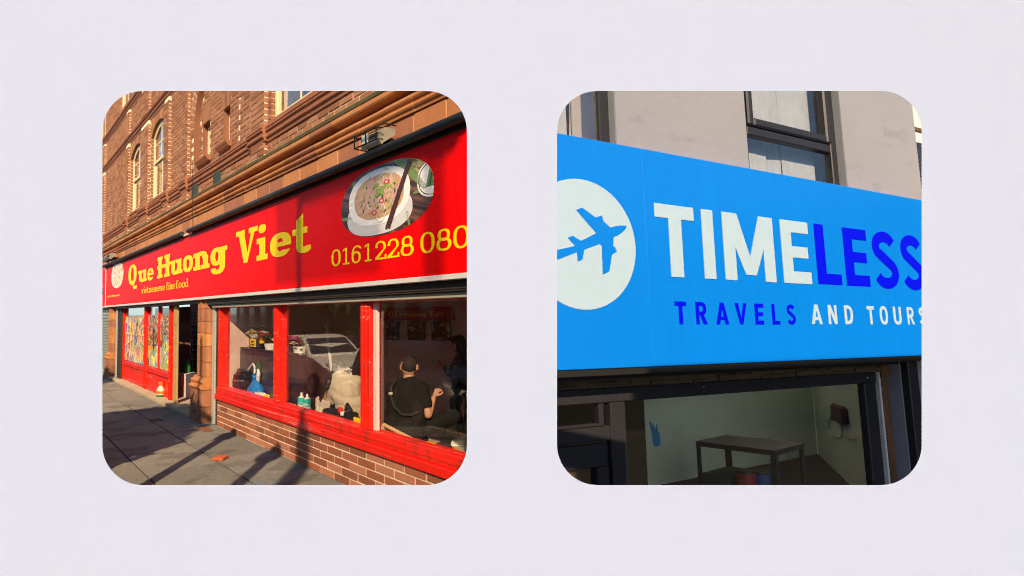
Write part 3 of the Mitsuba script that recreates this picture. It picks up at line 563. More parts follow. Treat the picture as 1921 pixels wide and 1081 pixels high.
obj('shutter_slat', MB().box(-9.10, X1, -.045, .0, 1.722, 1.768, .006), 'slat_metal', rb, FL)
# red timber frames; posts built of a board and two beads
def post(name, x0, x1, z0, z1, parent, y=0.):
    w = x1-x0
    obj(name, MB().box(x0, x1, y, y+.12, z0, z1, .006), 'red_paint', parent, FL)
    obj('bead', MB().box(x0+w*.30, x0+w*.38, y-.012, y+.01, z0, z1, .004), 'red_paint', parent, FL); obj('bead', MB().box(x0+w*.64, x0+w*.74, y-.012, y+.01, z0, z1, .004), 'red_paint', parent, FL)
def rail(name, x0, x1, z0, z1, parent, y=0.): obj(name, MB().box(x0, x1, y, y+.12, z0, z1, .006), 'red_paint', parent, FL)
def pane(x0, x1, z0, z1, y, parent): return obj('pane', MB().add([(x0, y, z0), (x1, y, z0), (x1, y, z1), (x0, y, z1)], [[0, 1, 2], [0, 2, 3]]), 'window_glass', parent, FL)
dw = obj('display_window', MB().box(-8.95, -8.875, -.002, .12, .575, 1.72, .006), 'red_paint', rb, FL)
for x0, x1 in ((-6.805, -6.70), (-4.705, -4.535)): post('post', x0, x1, .575, 1.72, dw)
obj('sill', MB().box(-8.99, X1, -.035, .12, .392, .47, .008).box(-8.955, X1, -.012, .12, .4705, .574, .008), 'red_paint', dw, FL)
obj('sill_bead', MB().box(-8.955, X1, -.022, -.0125, .505, .535, .004), 'red_paint', dw, FL)
obj('head', MB().box(-8.95, X1, .01, .12, 1.7205, 1.77), 'red_paint', dw, FL)
for x0, x1 in ((-8.874, -6.806), (-6.699, -4.706), (-4.534, X1)): pane(x0, x1, .575, 1.72, .07, dw)
for x, w, m in ((-4.532, .065, 'pink_board'),): obj('lining', MB().box(x, x+w, .035, .064, .576, 1.715, .003), m, dw, FL)
# left shop window with printed film, panels below
lw = obj('film_window', MB().box(-16.85, -16.68, .03, .12, .065, 1.80, .006), 'red_paint', rb, FL)
post('post', -14.23, -14.05, .065, 1.80, lw, .02); post('post', -11.97, -11.86, .065, 1.80, lw, .01)
obj('rail', MB().box(-16.679, -14.231, .02, .12, .42, .52, .008), 'red_paint', lw, FL); obj('rail', MB().box(-14.049, -11.971, .02, .12, .44, .54, .008), 'red_paint', lw, FL)
for x0, x1 in ((-16.679, -14.231), (-14.049, -11.971)):
    obj('panel', MB().box(x0, x1, .06, .12, .065, .419), 'red_paint', lw, FL); obj('panel_foot', MB().box(x0, x1, .035, .12, .065, .13, .006), 'red_paint', lw, FL)
    pane(x0, x1, .54, 1.80, .07, lw)
obj('glazing_bar', MB().box(-13.0, -12.94, .035, .1, .541, 1.80, .006), 'red_paint', lw, FL)
for x in (-12.72, -12.24): obj('wall_plate', MB().box(x, x+.2, .035, .061, .2, .34, .006), 'red_paint', lw, FL)
def loc(p): return (-(p.x*U[0]+p.y*U[1])/S, p.z/S)
PALETTE = [(.75, .22, .05), (.80, .45, .08), (.62, .08, .05), (.78, .70, .52), (.30, .42, .10), (.15, .25, .5), (.82, .6, .2), (.5, .12, .3)]
def pick(r, pal):
    c = mi.Color3f(pal[0]); n = len(pal)
    for k in range(1, n): c = dr.select(r > k/n, mi.Color3f(pal[k]), c)
    return c
def aisle(p, n, uv):                        # printed film: a shop aisle with stocked shelves
    x, z = loc(p); dx = dr.abs(x+15.35); r = (z-1.18)/(dx+.22); d = dr.log(dx+.22)*9
    q = r*5.2; row = dr.floor(q); fr = q-row
    c = pick(cell_rand(dr.floor(d*1.4+row*3), row, dr.select(x > -15.35, 1., 0.)), PALETTE)*(.75+.3*cell_rand(dr.floor(d*4.), row*2, 3))
    c = c*(.75+.45*smoothstep(0., .5, 1-fr))
    c = dr.select(fr < .13, mi.Color3f(.60, .60, .61), c)
    c = dr.select((fr < .17) & (cell_rand(dr.floor(d*1.5), row, 8) > .6), mi.Color3f(.8, .62, .05), c)
    c = dr.select(r < -1.55, mi.Color3f(.62, .56, .42), c)
    c = dr.select((dx < .22) & (r > -1.0), pick(cell_rand(dr.floor(x*22), dr.floor(z*13), 5), [(.1, .4, .2), (.5, .2, .1), (.15, .2, .5), (.7, .6, .3), (.1, .08, .06)]), c)
    return c
def market(p, n, uv):                       # printed film: a vegetable stall
    x, z = loc(p); h = (z-.55)/1.05
    a, b, w = voronoi(x*9, z*13); a2, b2, w2 = voronoi(x*22, z*30)
    dark = mi.Color3f(.06, .035, .02)
    top = pick(w2, [(.5, .06, .05), (.7, .6, .5), (.1, .25, .1), (.6, .3, .05), (.05, .03, .03), (.55, .5, .4), (.12, .2, .35)])
    low = pick(w, [(.45, .55, .12), (.62, .62, .35), (.25, .42, .08), (.75, .62, .25), (.7, .4, .06), (.45, .5, .2)])
    mid = pick(w2, [(.18, .09, .04), (.62, .5, .3), (.1, .06, .03), (.35, .45, .12), (.5, .1, .08)])
    c = dr.select(h > .66, top, dr.select(h > .42, mid, low)); c = c*(.45+.55*smoothstep(.0, .35, b2-a2))
    for cx, cz, r_ in ((-13.1, .82, .24), (-12.45, .98, .22), (-12.35, .70, .20), (-13.55, .70, .2)):
        d = dr.sqrt(dr.square((x-cx)/1.25)+dr.square(z-cz)); c = dr.select(d < r_, dr.select(d < r_*.78, low*1.15, mi.Color3f(.16, .34, .62)), c)
    return dr.select(fbm(x*4, z*5, 2.) < .30, dark, c)
mat('aisle_print', aisle, .35, .4); mat('market_print', market, .35, .4)
obj('printed_film', MB().box(-16.675, -14.235, .064, .0675, .545, 1.60), 'aisle_print', lw, FL, label='window film printed with a grocery aisle')
obj('printed_film', MB().box(-14.045, -11.975, .064, .0675, .56, 1.62), 'market_print', lw, FL, label='window film printed with a vegetable stall')
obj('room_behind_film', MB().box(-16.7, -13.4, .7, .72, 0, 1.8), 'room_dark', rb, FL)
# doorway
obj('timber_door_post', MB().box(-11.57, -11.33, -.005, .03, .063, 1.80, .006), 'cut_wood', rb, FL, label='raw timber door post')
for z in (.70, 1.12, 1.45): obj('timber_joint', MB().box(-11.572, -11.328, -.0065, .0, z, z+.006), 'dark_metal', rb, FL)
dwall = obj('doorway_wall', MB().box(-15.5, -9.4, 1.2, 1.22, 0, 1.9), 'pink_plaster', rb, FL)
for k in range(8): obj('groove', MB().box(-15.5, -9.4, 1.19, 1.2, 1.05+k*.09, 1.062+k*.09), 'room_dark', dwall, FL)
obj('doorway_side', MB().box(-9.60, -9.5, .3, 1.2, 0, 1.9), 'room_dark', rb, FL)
# rooms behind the big window
def wall_between(m, a, b, z0, z1, fr=FL):
    m.add([(a[0], a[1], z0), (b[0], b[1], z0), (b[0], b[1], z1), (a[0], a[1], z1)], [[0, 1, 2], [0, 2, 3]])

LW, LB, RB_, RG = (-8.72, .12), (-8.72, 1.70), None, None
W_ = lambda p: FL([p[0], p[1], 0])[:2]
pA, pB, pC, pD = W_((-8.93, .122)), W_((-8.93, 1.70)), np.array([-.12, 7.9]), W_((-2.93, .122))
for nm, a, b, m in (('room_wall', pA, pB, 'pink_plaster'), ('room_wall', pB, pC, 'pink_plaster'), ('room_wall', pC, pD, 'pink_plaster')):
    g = MB(); wall_between(g, a, b, -.02, 1.80); obj(nm, g, m, rb, FW)
flr = [pA, pB, pC, pD]
g = MB(); g.add([(p[0], p[1], 0.) for p in flr], [[0, 1, 2], [0, 2, 3]]); obj('room_floor', g, 'floor_dark', rb, FW)
g = MB(); g.add([(p[0], p[1], 1.785) for p in flr], [[0, 1, 2], [0, 2, 3]]); obj('room_ceiling', g, 'pink_plaster', rb, FW)
obj('display_shelf', MB().box(-8.92, -6.52, .122, .27, .40, .455, .006).box(-6.519, -2.95, .122, .42, .40, .455, .006), 'pink_board', rb, FL)
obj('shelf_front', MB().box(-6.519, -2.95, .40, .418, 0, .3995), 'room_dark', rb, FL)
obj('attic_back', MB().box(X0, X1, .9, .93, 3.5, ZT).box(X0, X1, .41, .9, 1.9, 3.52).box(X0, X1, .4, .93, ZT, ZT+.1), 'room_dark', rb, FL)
obj('end_wall', MB().box(X1+.001, X1+.03, .1, .4, 1.9, ZT).box(X1+.001, X1+.03, .0, .121, 0, 1.9), 'mortar', rb, FL)

# ------------------------------------------------------------------ the red shop's sign
rs = thing('food_shop_sign', 'long red fascia sign with yellow words Que Huong Viet and an oval food picture', 'sign')
SY = -.12
for x0, x1 in ((-18.38, -14.52), (-14.515, -6.735), (-6.73, X1)): obj('panel', MB().box(x0, x1, SY, -.005, 1.892, 2.895, .003), 'sign_red', rs, FL)
obj('bottom_trim', MB().box(-18.42, X1, SY-.012, -.005, 1.850, 1.890, .004), 'white_trim', rs, FL); obj('end_trim', MB().box(-18.42, -18.385, SY-.01, -.005, 1.891, 2.94, .003), 'white_trim', rs, FL)
obj('top_trim', MB().box(-18.4, X1, SY-.004, -.005, 2.8965, 2.925, .003), 'dark_metal', rs, FL)
def put(name, g, m, d0, d1, label=None): return obj(name, MB().prism(g, SY-d1, SY-d0), m, rs, FL, label=label)
BIG = [('Q', -15.20, -14.25, 2.312, .43), ('u', -14.13, -13.26, 2.325, .385), ('e', -13.19, -12.66, 2.318, .375), ('H', -12.33, -11.36, 2.315, .40), ('u', -11.45+.08, -10.50, 2.325, .40),
       ('o', -10.46, -9.86, 2.325, .41), ('n', -9.84, -8.98, 2.312, .43), ('g', -8.92, -8.17, 2.31, .415), ('V', -7.80, -7.02, 2.272, .425), ('i', -7.03, -6.68, 2.265, .43), ('e', -6.60, -6.0, 2.268, .41), ('t', -5.96, -5.50, 2.258, .42)]
for c, a, b, z, h in BIG: put('letter', fit(glyph(c, .235, .15, .62), a, b, z, h), 'sign_yellow', .0005, .0035)
for c, a, b in (('0', -5.032, -4.85), ('1', -4.80, -4.68), ('6', -4.63, -4.455), ('1', -4.395, -4.283), ('2', -4.22, -4.04), ('2', -4.02, -3.845), ('8', -3.82, -3.64), ('0', -3.545, -3.365), ('8', -3.337, -3.163), ('0', -3.137, -2.96)):
    put('digit', fit(glyph(c, .135, .10), a, b, 2.066, .152), 'sign_yellow', .0005, .003)
for txt, a, b in (('vietnamese', -13.77, -11.73), ('fine', -11.60, -10.99), ('food', -10.91, -10.11)): put('small_word', word(txt, a, b, 2.078, .135, .13, .09, .10), 'sign_yellow', .0005, .003)
tm = meshkit.text_mesh('76-78 Oldham road', .045, .002, True); v = np.array(tm.vertices); v[:, 0] *= 1.78/v[:, 0].max()
obj('address', (np.column_stack([-18.12+v[:, 0], SY-.0005-v[:, 2], 2.105+v[:, 1]]), tm.faces), 'sign_yellow', rs, FL)
def shelves(p, n, uv):
    x, z = loc(p); dx = dr.abs(x+16.68)+.12; r = (z-2.60)/dx; q = r*3.2; fr = q-dr.floor(q)
    c = pick(cell_rand(dr.floor(dr.log(dx)*9), dr.floor(q), dr.select(x > -16.68, 1., 0.)), [(.8, .62, .4), (.75, .3, .1), (.8, .75, .65), (.6, .4, .2), (.7, .5, .1)])
    return dr.select(fr < .3, mi.Color3f(.75, .74, .72), c)
mat('shelf_print', shelves, .3, .4)
put('oval_print', ell(-16.68, 2.625, .82, .32), 'shelf_print', .0005, .003, 'small oval print of shop shelves')
mat('wood_print', lambda p, n, uv: mix((.035, .015, .010), (.22, .10, .06), smoothstep(.35, .75, fbm(p.x*6+p.y*6, p.y*2, p.z*22 + p.x*9)))*1.0, .3, .4)
mat('broth_print', speck((.50, .28, .13), (.72, .50, .28), 9., 40.), .3, .4); mat('plate_print', (.93, .93, .94), .25, .5); mat('plate_shade_print', (.68, .69, .73), .25, .5)
mat('meat_print', speck((.52, .26, .20), (.80, .56, .47), 20., 80.), .3, .4); mat('noodle_print', (.74, .68, .56), .3, .4); mat('herb_print', speck((.08, .20, .02), (.42, .56, .10), 25., 90.), .3, .4); mat('dark_herb_print', (.05, .13, .03), .3, .4)
mat('chilli_print', (.62, .05, .02), .3, .4); mat('stick_print', (.075, .02, .02), .3, .4); mat('leaf_print', speck((.10, .20, .05), (.28, .36, .14), 9., 50.), .3, .4); mat('grass_print', lambda p, n, uv: mix((.18, .14, .03), (.52, .44, .20), smoothstep(.3, .7, noise(p.x*40+p.z*60, p.y*40-p.z*40, p.z*30))), .3, .4)
oval = ell(-4.10, 2.567, .735, .298)
put('oval_print', oval, 'wood_print', .0005, .002, 'oval picture of a noodle soup bowl with chopsticks')
def lay(name, g, m, k): 
    g = g.buffer(0).intersection(oval)
    if not g.is_empty: put(name, g, m, .002+.0007*k, .0027+.0007*k)
lay('print_grass', poly((-4.2, 2.9), (-3.3, 2.9), (-3.3, 2.66), (-3.58, 2.64), (-3.72, 2.80)), 'grass_print', 0)
for pts in ([(-3.95, 2.87), (-3.75, 2.86), (-3.45, 2.56), (-3.5, 2.55)], [(-4.62, 2.79), (-4.56, 2.81), (-4.53, 2.62), (-4.6, 2.66)], [(-4.8, 2.5), (-4.6, 2.48), (-4.62, 2.46), (-4.82, 2.47)], [(-3.75, 2.42), (-3.71, 2.42), (-3.68, 2.3), (-3.71, 2.3)], [(-3.66, 2.54), (-3.5, 2.53), (-3.44, 2.50), (-3.6, 2.56)]): lay('print_leaf', sg.Polygon(pts), 'leaf_print', 1)
lay('print_side_plate', ell(-3.36, 2.62, .225, .14), 'plate_print', 1); lay('print_side_rim', ell(-3.36, 2.62, .205, .125).difference(ell(-3.36, 2.62, .195, .119)), 'stick_print', 2)
for k in range(5): lay('print_spring_onion', poly((-3.47+.03*k, 2.56), (-3.44+.03*k, 2.56), (-3.39+.03*k, 2.70), (-3.42+.03*k, 2.70)), 'dark_herb_print' if k % 2 else 'leaf_print', 3)
lay('print_saucer', ell(-4.18, 2.455, .53, .175), 'plate_shade_print', 1)
lay('print_bowl', ell(-4.18, 2.60, .50, .235), 'plate_print', 3); lay('print_soup', ell(-4.17, 2.60, .405, .185), 'broth_print', 4)
rr = random.Random(3)
def inside():
    while True:
        a, b = rr.uniform(-1, 1), rr.uniform(-1, 1)
        if a*a+b*b < .75: return -4.17+a*.39, 2.595+b*.175
for k in range(44): x, z = inside(); lay('print_meat', sa.rotate(ell(x, z, rr.uniform(.03, .07), rr.uniform(.014, .026), 6), rr.uniform(0, 90)), 'meat_print', 5+.1*k)
for k in range(7): x, z = inside(); lay('print_noodle', sg.LineString(arcpts(x, z, rr.uniform(.05, .10), rr.uniform(0, 360), rr.uniform(380, 480), 8)).buffer(.0045), 'noodle_print', 8.2+.05*k)
for k in range(34): x, z = inside(); lay('print_herb', sa.rotate(ell(x, z, rr.uniform(.008, .025), rr.uniform(.008, .014), 4), rr.uniform(0, 90)), rr.choice(['herb_print', 'dark_herb_print']), 9+.03*k)
for k in range(9): lay('print_herb', ell(-4.12+rr.uniform(-.09, .09), 2.66+rr.uniform(-.05, .05), .035, .018, 5), 'herb_print', 10.2+.03*k)
for x, z in ((-4.02, 2.70), (-4.10, 2.555), (-4.22, 2.47)): lay('print_chilli', ell(x, z, .042, .020, 8), 'chilli_print', 11); lay('print_chilli_core', ell(x, z, .02, .009, 6), 'noodle_print', 11.6)
for a in (0, .045): lay('print_chopstick', poly((-4.045+a, 2.315), (-4.015+a, 2.31), (-3.66+a*.2, 2.80), (-3.70+a*.2, 2.82)), 'stick_print', 13)
ns = thing('neighbour_sign', 'plain red fascia panel left of the white sign edge at the far end', 'sign')
obj('panel', MB().box(-23, -18.45, SY+.02, -.005, 1.88, 2.90, .003), 'sign_red', ns, FL); obj('bottom_trim', MB().box(-23, -18.45, SY+.01, -.005, 1.845, 1.878, .003), 'white_trim', ns, FL)
sh = thing('roller_shutter', 'closed grey green roller shutter beside the far terracotta pillar', 'shutter')
for k in range(23): obj('slat', MB().box(-22, -18.06, .0, .03, .02+k*.08, .095+k*.08, .012), 'green_shutter', sh, FL)
# awning tubes, lamps, cable
for x0, x1, lab in ((-9.95, X1, 'long black awning tube over the food picture on the red sign'), (-18.6, -10.34, 'far black awning tube over the small words of the red sign')):
    k = thing('awning_tube', lab, 'tube'); obj('tube', MB().tube([(x0, -.17, 2.955), (x1, -.17, 2.955)], .036, 16), 'black_pipe', k, FL, smooth=40)
    obj('arm_rail', MB().box(x0+.05, x1, -.135, -.12, 2.905, 2.925).box(x0+.05, x1, -.13, -.0, 2.93, 2.945), 'black', k, FL)
    x = x0+.6
    while x < x1: obj('bracket', MB().box(x, x+.05, -.15, .0, 2.94, 3.0, .004), 'dark_metal', k, FL); x += 2.1
obj('sign_bar', MB().box(-10.33, -9.96, -.15, -.12, 2.905, 2.94, .004), 'white_trim', rs, FL)
def floodlight(x0, x1, z0, z1, lab, n=9):
    k = thing('floodlight', lab, 'lamp', ); y0, y1 = -.21, -.06; zc = (z0+z1)/2
    hs = obj('housing', profile_run(x0, x1, [(y1, z0+.10), (y0+.02, z0), (y0, z0+.03), (y0, z1-.05), (y0+.06, z1), (y1, z1)]), 'lamp_grey', k, FL)
    for i in range(n): obj('fin', MB().box(x1-.16+i*.016, x1-.154+i*.016, y0-.004, y0+.01, zc-.02, z1-.05), 'black', hs, FL)
    obj('lens', MB().box(x0+.05, x1-.05, y0+.03, y1-.05, z0-.004, z0+.02, .004), 'black_plastic', k, FL)
    obj('front_plate', MB().box(x0+.02, x0+.12, y0-.004, y0+.002, zc-.04, zc+.05, .001), 'white', k, FL)
    c = MB()
    for z in (z0+.02, zc+.04): c.tube([(x0-.04, y1, z), (x0-.04, y0-.04, z), (x1+.03, y0-.04, z), (x1+.06, y0+.0, z)], .006, 6)
    for x in (x0-.04, (x0+x1)/2, x1+.02): c.tube([(x, y0-.04, z0+.02), (x, y0-.04, zc+.05), (x, y0+.05, z1+.02), (x, y1, z1+.02)], .006, 6)
    obj('cage', c, 'black', k, FL)
    obj('sensor', lathe([(0, z0-.06), (.025, z0-.055), (.03, z0-.03), (.015, z0), (0, z0)], (x0+x1)/2-.03, y0+.06, 12), 'sensor_blue', k, FL, smooth=True)
    obj('stem', MB().box((x0+x1)/2-.05, (x0+x1)/2+.05, y1, .0, zc-.03, zc+.03, .006), 'black', k, FL)
mat('lamp_grey', speck((.14, .13, .11), (.34, .33, .28), 4., 30.), .5, .4); mat('sensor_blue', (.06, .07, .13), .3, .5)
floodlight(-4.30, -4.0, 3.0, 3.15, 'caged grey floodlight over the oval food picture')
floodlight(-18.45, -17.3, 3.06, 3.22, 'dark floodlight bracket at the far end over the red sign')
obj('cable', MB().tube([(-10.03, -.10, 4.06), (-10.0, -.11, 3.5), (-10.0, -.09, 2.98)], .005, 5), 'dark_metal', None, FL, label='thin dark cable running down the brick front to the awning tube', cat='cable')

# ------------------------------------------------------------------ things in the windows and on the pavement
k = thing('spray_bottle', 'orange and white spray bottle standing on the stone step', 'bottle')
cx, cy = -12.55, .01
obj('body', lathe([(0, .062), (.10, .064), (.11, .09), (.105, .20), (.06, .25), (.03, .27), (0, .27)], cx, cy, 18, 1.1, .62), 'bottle_clear', k, FL, smooth=40)
obj('base', lathe([(.112, .066), (.114, .10), (.11, .10)], cx, cy, 18, 1.1, .63), 'bottle_green', k, FL)
obj('band', lathe([(.112, .12), (.112, .17)], cx, cy, 18, 1.1, .63), 'orange_plastic', k, FL)
obj('trigger', MB().box(cx-.09, cx+.05, cy-.03, cy+.03, .275, .335, .012).box(cx-.12, cx-.09, cy-.02, cy+.02, .30, .33, .006).box(cx-.07, cx-.05, cy-.015, cy+.015, .21, .276, .006), 'orange_plastic', k, FL)
v, f = box(-.065, .065, -.065, .065, 0, .032, .004)
obj('loose_brick', (v + np.array([-3.29, 6.34, .003]), f), 'red_brick_loose', None, FW, label='single flat red brick lying on the pavement slabs', cat='brick')
mat('drain_iron', speck((.05, .03, .02), (.12, .08, .055), 9., 60.), .8, .3)
dr_ = obj('drain_cover', MB().box(-10.32, -10.03, -.60, -.46, -.01, .004, .002), 'drain_iron', None, FL, label='small rusty iron cover set in the pavement by the thin pole shadow', cat='cover')
mat('damp_stain', (.18, .075, .05), .9, .2); mat('blue_chalk', (.12, .20, .34), .9, .1)
def splat(cx, cy, rx, ry, seed, n=26, frame=FL):
    r_ = random.Random(seed); return [(cx+rx*math.cos(a)*q, cy+ry*math.sin(a)*q) for a, q in ((2*math.pi*i/n, .72+.4*r_.random()) for i in range(n))]
for nm, pts, m, lab in (('paint_stain', splat(-8.85, -.19, .30, .08, 3), 'damp_stain', 'brownish red stain on the slab beside the brick base'),):
    gg = sg.Polygon(pts).buffer(0); mm = trimesh.creation.extrude_polygon(gg, .002, engine='earcut'); obj(nm, (np.array(mm.vertices)+[0, 0, .0035], mm.faces), m, None, FL, label=lab, cat='stain')
ch = MB()
for i in range(14):
    x, y, L_ = -2.38+rng.uniform(-.13, .13), 5.40+rng.uniform(-.10, .08), rng.uniform(.05, .14)
    ch.box(x-L_/2, x+L_/2, y, y+rng.uniform(.006, .016), .0035, .0055)
obj('chalk_mark', ch, 'blue_chalk', None, FW, label='pale blue sprayed marks on the pavement near the bottom edge', cat='mark', kind='stuff')
k = thing('pink_planter', 'tall pink box with a green bottle standing in the doorway', 'planter'); obj('box', MB().box(-12.50, -12.0, .30, .55, .0, .50, .008), 'pink_board', k, FL)
obj('doorway_bottle', lathe([(0, .502), (.06, .502), (.06, .62), (.02, .68), (.02, .76), (0, .76)], -12.30, .40, 14), 'bottle_green', None, FL, smooth=40, label='green spray bottle standing on the pink box in the doorway', cat='bottle')
k = thing('wire_rack', 'tall black wire grid rack standing in the doorway', 'rack'); g = MB()
for i in range(6): g.box(-12.95+i*.14, -12.935+i*.14, .62, .64, 0, 1.42)
for i in range(15): g.box(-12.95, -12.24, .615, .635, .02+i*.1, .035+i*.1)
obj('grid', g, 'black', k, FL); obj('back', MB().box(-12.95, -12.24, .66, .68, 0, 1.40), 'black_cloth', k, FL)
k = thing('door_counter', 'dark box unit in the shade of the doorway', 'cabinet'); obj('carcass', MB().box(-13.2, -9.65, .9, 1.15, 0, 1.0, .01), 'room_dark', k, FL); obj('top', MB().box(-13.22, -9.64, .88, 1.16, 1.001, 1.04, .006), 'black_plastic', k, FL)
# display window, left bay
k = thing('purple_cabinet', 'dark purple cabinet with two doors behind the display window', 'cabinet')
obj('carcass', MB().box(-8.86, -6.56, .285, .60, .0, 1.115, .006), 'purple_paint', k, FL); obj('top', MB().box(-8.875, -6.54, .272, .61, 1.116, 1.135, .004), 'purple_paint', k, FL)
for x0, x1 in ((-8.85, -8.30), (-8.29, -7.40), (-7.39, -6.57)): obj('door', MB().box(x0, x1, .274, .2845, .46, 1.10, .004), 'purple_paint', k, FL)
k = thing('site_radio', 'yellow and black square site radio on the purple cabinet', 'radio'); z = 1.137
obj('body', MB().box(-8.52, -8.10, .285, .37, z, z+.155, .02), 'black_plastic', k, FL); obj('front', MB().box(-8.45, -8.22, .275, .286, z+.02, z+.135, .01), 'yellow_plastic', k, FL)
obj('side_stripe', MB().box(-8.16, -8.09, .295, .36, z+.07, z+.145, .01), 'yellow_plastic', k, FL); obj('handle', MB().tube([(-8.45, .33, z+.15), (-8.42, .33, z+.19), (-8.20, .33, z+.19), (-8.17, .33, z+.15)], .013, 8), 'black_plastic', k, FL)
obj('display', MB().box(-8.38, -8.30, .272, .275, z+.085, z+.105), 'black', k, FL); obj('badge', MB().box(-8.41, -8.26, .272, .275, z+.045, z+.06), 'black', k, FL)
def bouquet(cx, cy, z, h, w, cols, lab, seed, wrap=True):
    k = thing('bouquet', lab, 'flowers'); r_ = random.Random(seed)
    if wrap: obj('wrap', lathe([(.03, z), (w*.5, z+h*.35), (w*.8, z+h*.55), (w*.78, z+h*.56), (w*.45, z+h*.34), (.0, z+.01)], cx, cy, 9), 'flower_white', k, FL)
    else: obj('pot', lathe([(0, z), (.07, z), (.09, z+.08), (0, z+.08)], cx, cy, 12), 'white', k, FL)
    lf = MB()
    for i in range(60):
        a, r0 = r_.uniform(0, 6.28), w*r_.uniform(.2, 1.0); zz = z+h*r_.uniform(.25, .85); q = np.array([cx+r0*math.cos(a), cy+r0*.6*math.sin(a), zz]); L_ = r_.uniform(.03, .06); d = np.array([math.cos(a), .5*math.sin(a), r_.uniform(-.3, .9)])*L_; n_ = np.array([-math.sin(a), math.cos(a), .3])*L_*.35
        lf.add([q, q+d*.5+n_, q+d, q+d*.5-n_], [[0, 1, 2], [0, 2, 3]])
    obj('leaves', lf, 'green_leaf', k, FL, kind='stuff')
    for i in range(cols[0]):
        a, e_ = r_.uniform(0, 6.28), r_.uniform(.1, 1); R0 = r_.uniform(.042, .066); c3 = np.array([cx+w*e_*math.cos(a), cy+w*.55*e_*math.sin(a)-.07, z+h*(.42+.40*r_.random())]); pt = MB()
        for j in range(14):
            u_, b_ = j*2.4, R0*(.25+.75*j/14); t_ = .9-1.1*j/14
            d = np.array([math.cos(u_)*math.cos(t_), math.sin(u_)*math.cos(t_), math.sin(t_)]); s_ = np.cross(d, [.2, .3, 1]); s_ /= np.linalg.norm(s_); p0 = c3+d*b_*.3
            pt.add([p0, p0+d*b_*.6+s_*R0*.45, p0+d*b_*1.0, p0+d*b_*.6-s_*R0*.45], [[0, 1, 2], [0, 2, 3]])
        obj('bloom', pt, r_.choice(cols[1]), k, FL)
bouquet(-8.38, .375, 1.137, .36, .17, (14, ['flower_yellow', 'flower_yellow', 'flower_white', 'flower_lime']), 'wrapped bouquet with yellow roses behind the yellow radio', 1)
bouquet(-7.86, .36, 1.137, .30, .13, (9, ['flower_peach', 'flower_white', 'chilli_print']), 'small red and white flower arrangement left of the first red post', 2, False)
bouquet(-7.28, .36, 1.137, .24, .17, (13, ['flower_peach', 'flower_white', 'flower_lime', 'flower_yellow']), 'peach and lime flower arrangement just right of the first red post', 3, False)
bouquet(-6.90, .36, 1.137, .24, .17, (13, ['flower_pink', 'flower_plum', 'flower_pink', 'flower_white']), 'magenta and plum flower arrangement at the right end of the cabinet', 4, False)
bm = trimesh.creation.icosphere(4, 1.0); v = np.array(bm.vertices); nz = meshkit.fbm(v*2.6+5, 4)-.5; cr = np.abs(meshkit.fbm(v*6+2, 3)-.5)
v = v*(1+.5*nz[:, None]-.5*cr[:, None]); v = v*np.array([.36, .08, .22]) + np.array([-8.52, .205, .63]); v[:, 2] = np.maximum(v[:, 2], .457); v[:, 1] = np.clip(v[:, 1], .13, .27); v[:, 0] = np.maximum(v[:, 0], -8.91)
obj('bin_bag', (v, bm.faces), 'bin_bag', None, FL, smooth=35, label='crumpled shiny black bin bag in the left corner of the display window', cat='bag')
v = np.array(bm.vertices); v = v*(1+.28*(meshkit.fbm(v*3+9, 3)-.5)[:, None]); hh = v[:, 2]; v = v*np.column_stack([.19*(1-.55*np.clip(hh, 0, 1)), .09*(1-.5*np.clip(hh, 0, 1)), np.full(len(v), .15)]) + np.array([-8.03, .22, .585]); v[:, 2] = np.maximum(v[:, 2], .457)
k = thing('blue_bag', 'bright blue plastic bag tied at the neck beside the bin bag', 'bag'); obj('bag', (v, bm.faces), 'blue_plastic', k, FL, smooth=True)
obj('neck', MB().tube([(-8.07, .22, .70), (-8.06, .22, .75), (-8.04, .22, .78)], [.045, .03, .05], 10), 'blue_plastic', k, FL, smooth=True)
obj('white_cable', MB().tube([(-8.56, .25, .72), (-8.40, .25, .84), (-8.22, .25, .93), (-8.15, .25, .88), (-8.12, .23, .74)], .014, 8), 'white', None, FL, smooth=True, label='loop of white cable behind the blue bag', cat='cable')
k = thing('white_glove', 'white glove and green tuft resting above the blue bag', 'glove'); obj('glove', smooth_mesh([(((-7.98, .30, .72), .04), ((-7.93, .30, .80), .035)), (((-7.93, .30, .80), .035), ((-7.96, .30, .86), .022)), (((-8.3, .26, .70), .05), ((-8.2, .26, .74), .04))], .02, 6) if False else smooth_mesh([(((-8.02, .245, .70), .028), ((-7.98, .24, .80), .026)), (((-7.98, .24, .80), .026), ((-8.0, .24, .86), .016))], .015, 5), 'white', k, FL, smooth=True)
g = MB()
for i in range(40):
    q = np.array([-8.05+rng.uniform(-.08, .08), .245, .86+rng.uniform(0, .10)]); a = rng.uniform(0, 6.28); d = np.array([math.cos(a), .3, math.sin(a)])*.04; n_ = np.array([-math.sin(a), .2, math.cos(a)])*.014; g.add([q, q+d*.5+n_, q+d, q+d*.5-n_], [[0, 1, 2], [0, 2, 3]])
obj('green_tuft', g, 'green_leaf', k, FL, kind='stuff')
k = thing('yellow_tray', 'small yellow plastic tray with tools on the window shelf', 'tray'); x0, x1, y0, y1 = -7.96, -7.62, .14, .26
obj('tray', MB().box(x0, x1, y0, y1, .457, .475).box(x0, x1, y0, y0+.012, .476, .555, .004).box(x0, x1, y1-.012, y1, .476, .555, .004).box(x0, x0+.012, y0+.013, y1-.013, .476, .555).box(x1-.012, x1, y0+.013, y1-.013, .476, .555), 'bright_yellow', k, FL)
for i in range(4): obj('slot', MB().box(x0+.04+i*.07, x0+.085+i*.07, y0-.001, y0+.001, .50, .53), 'black', k, FL)
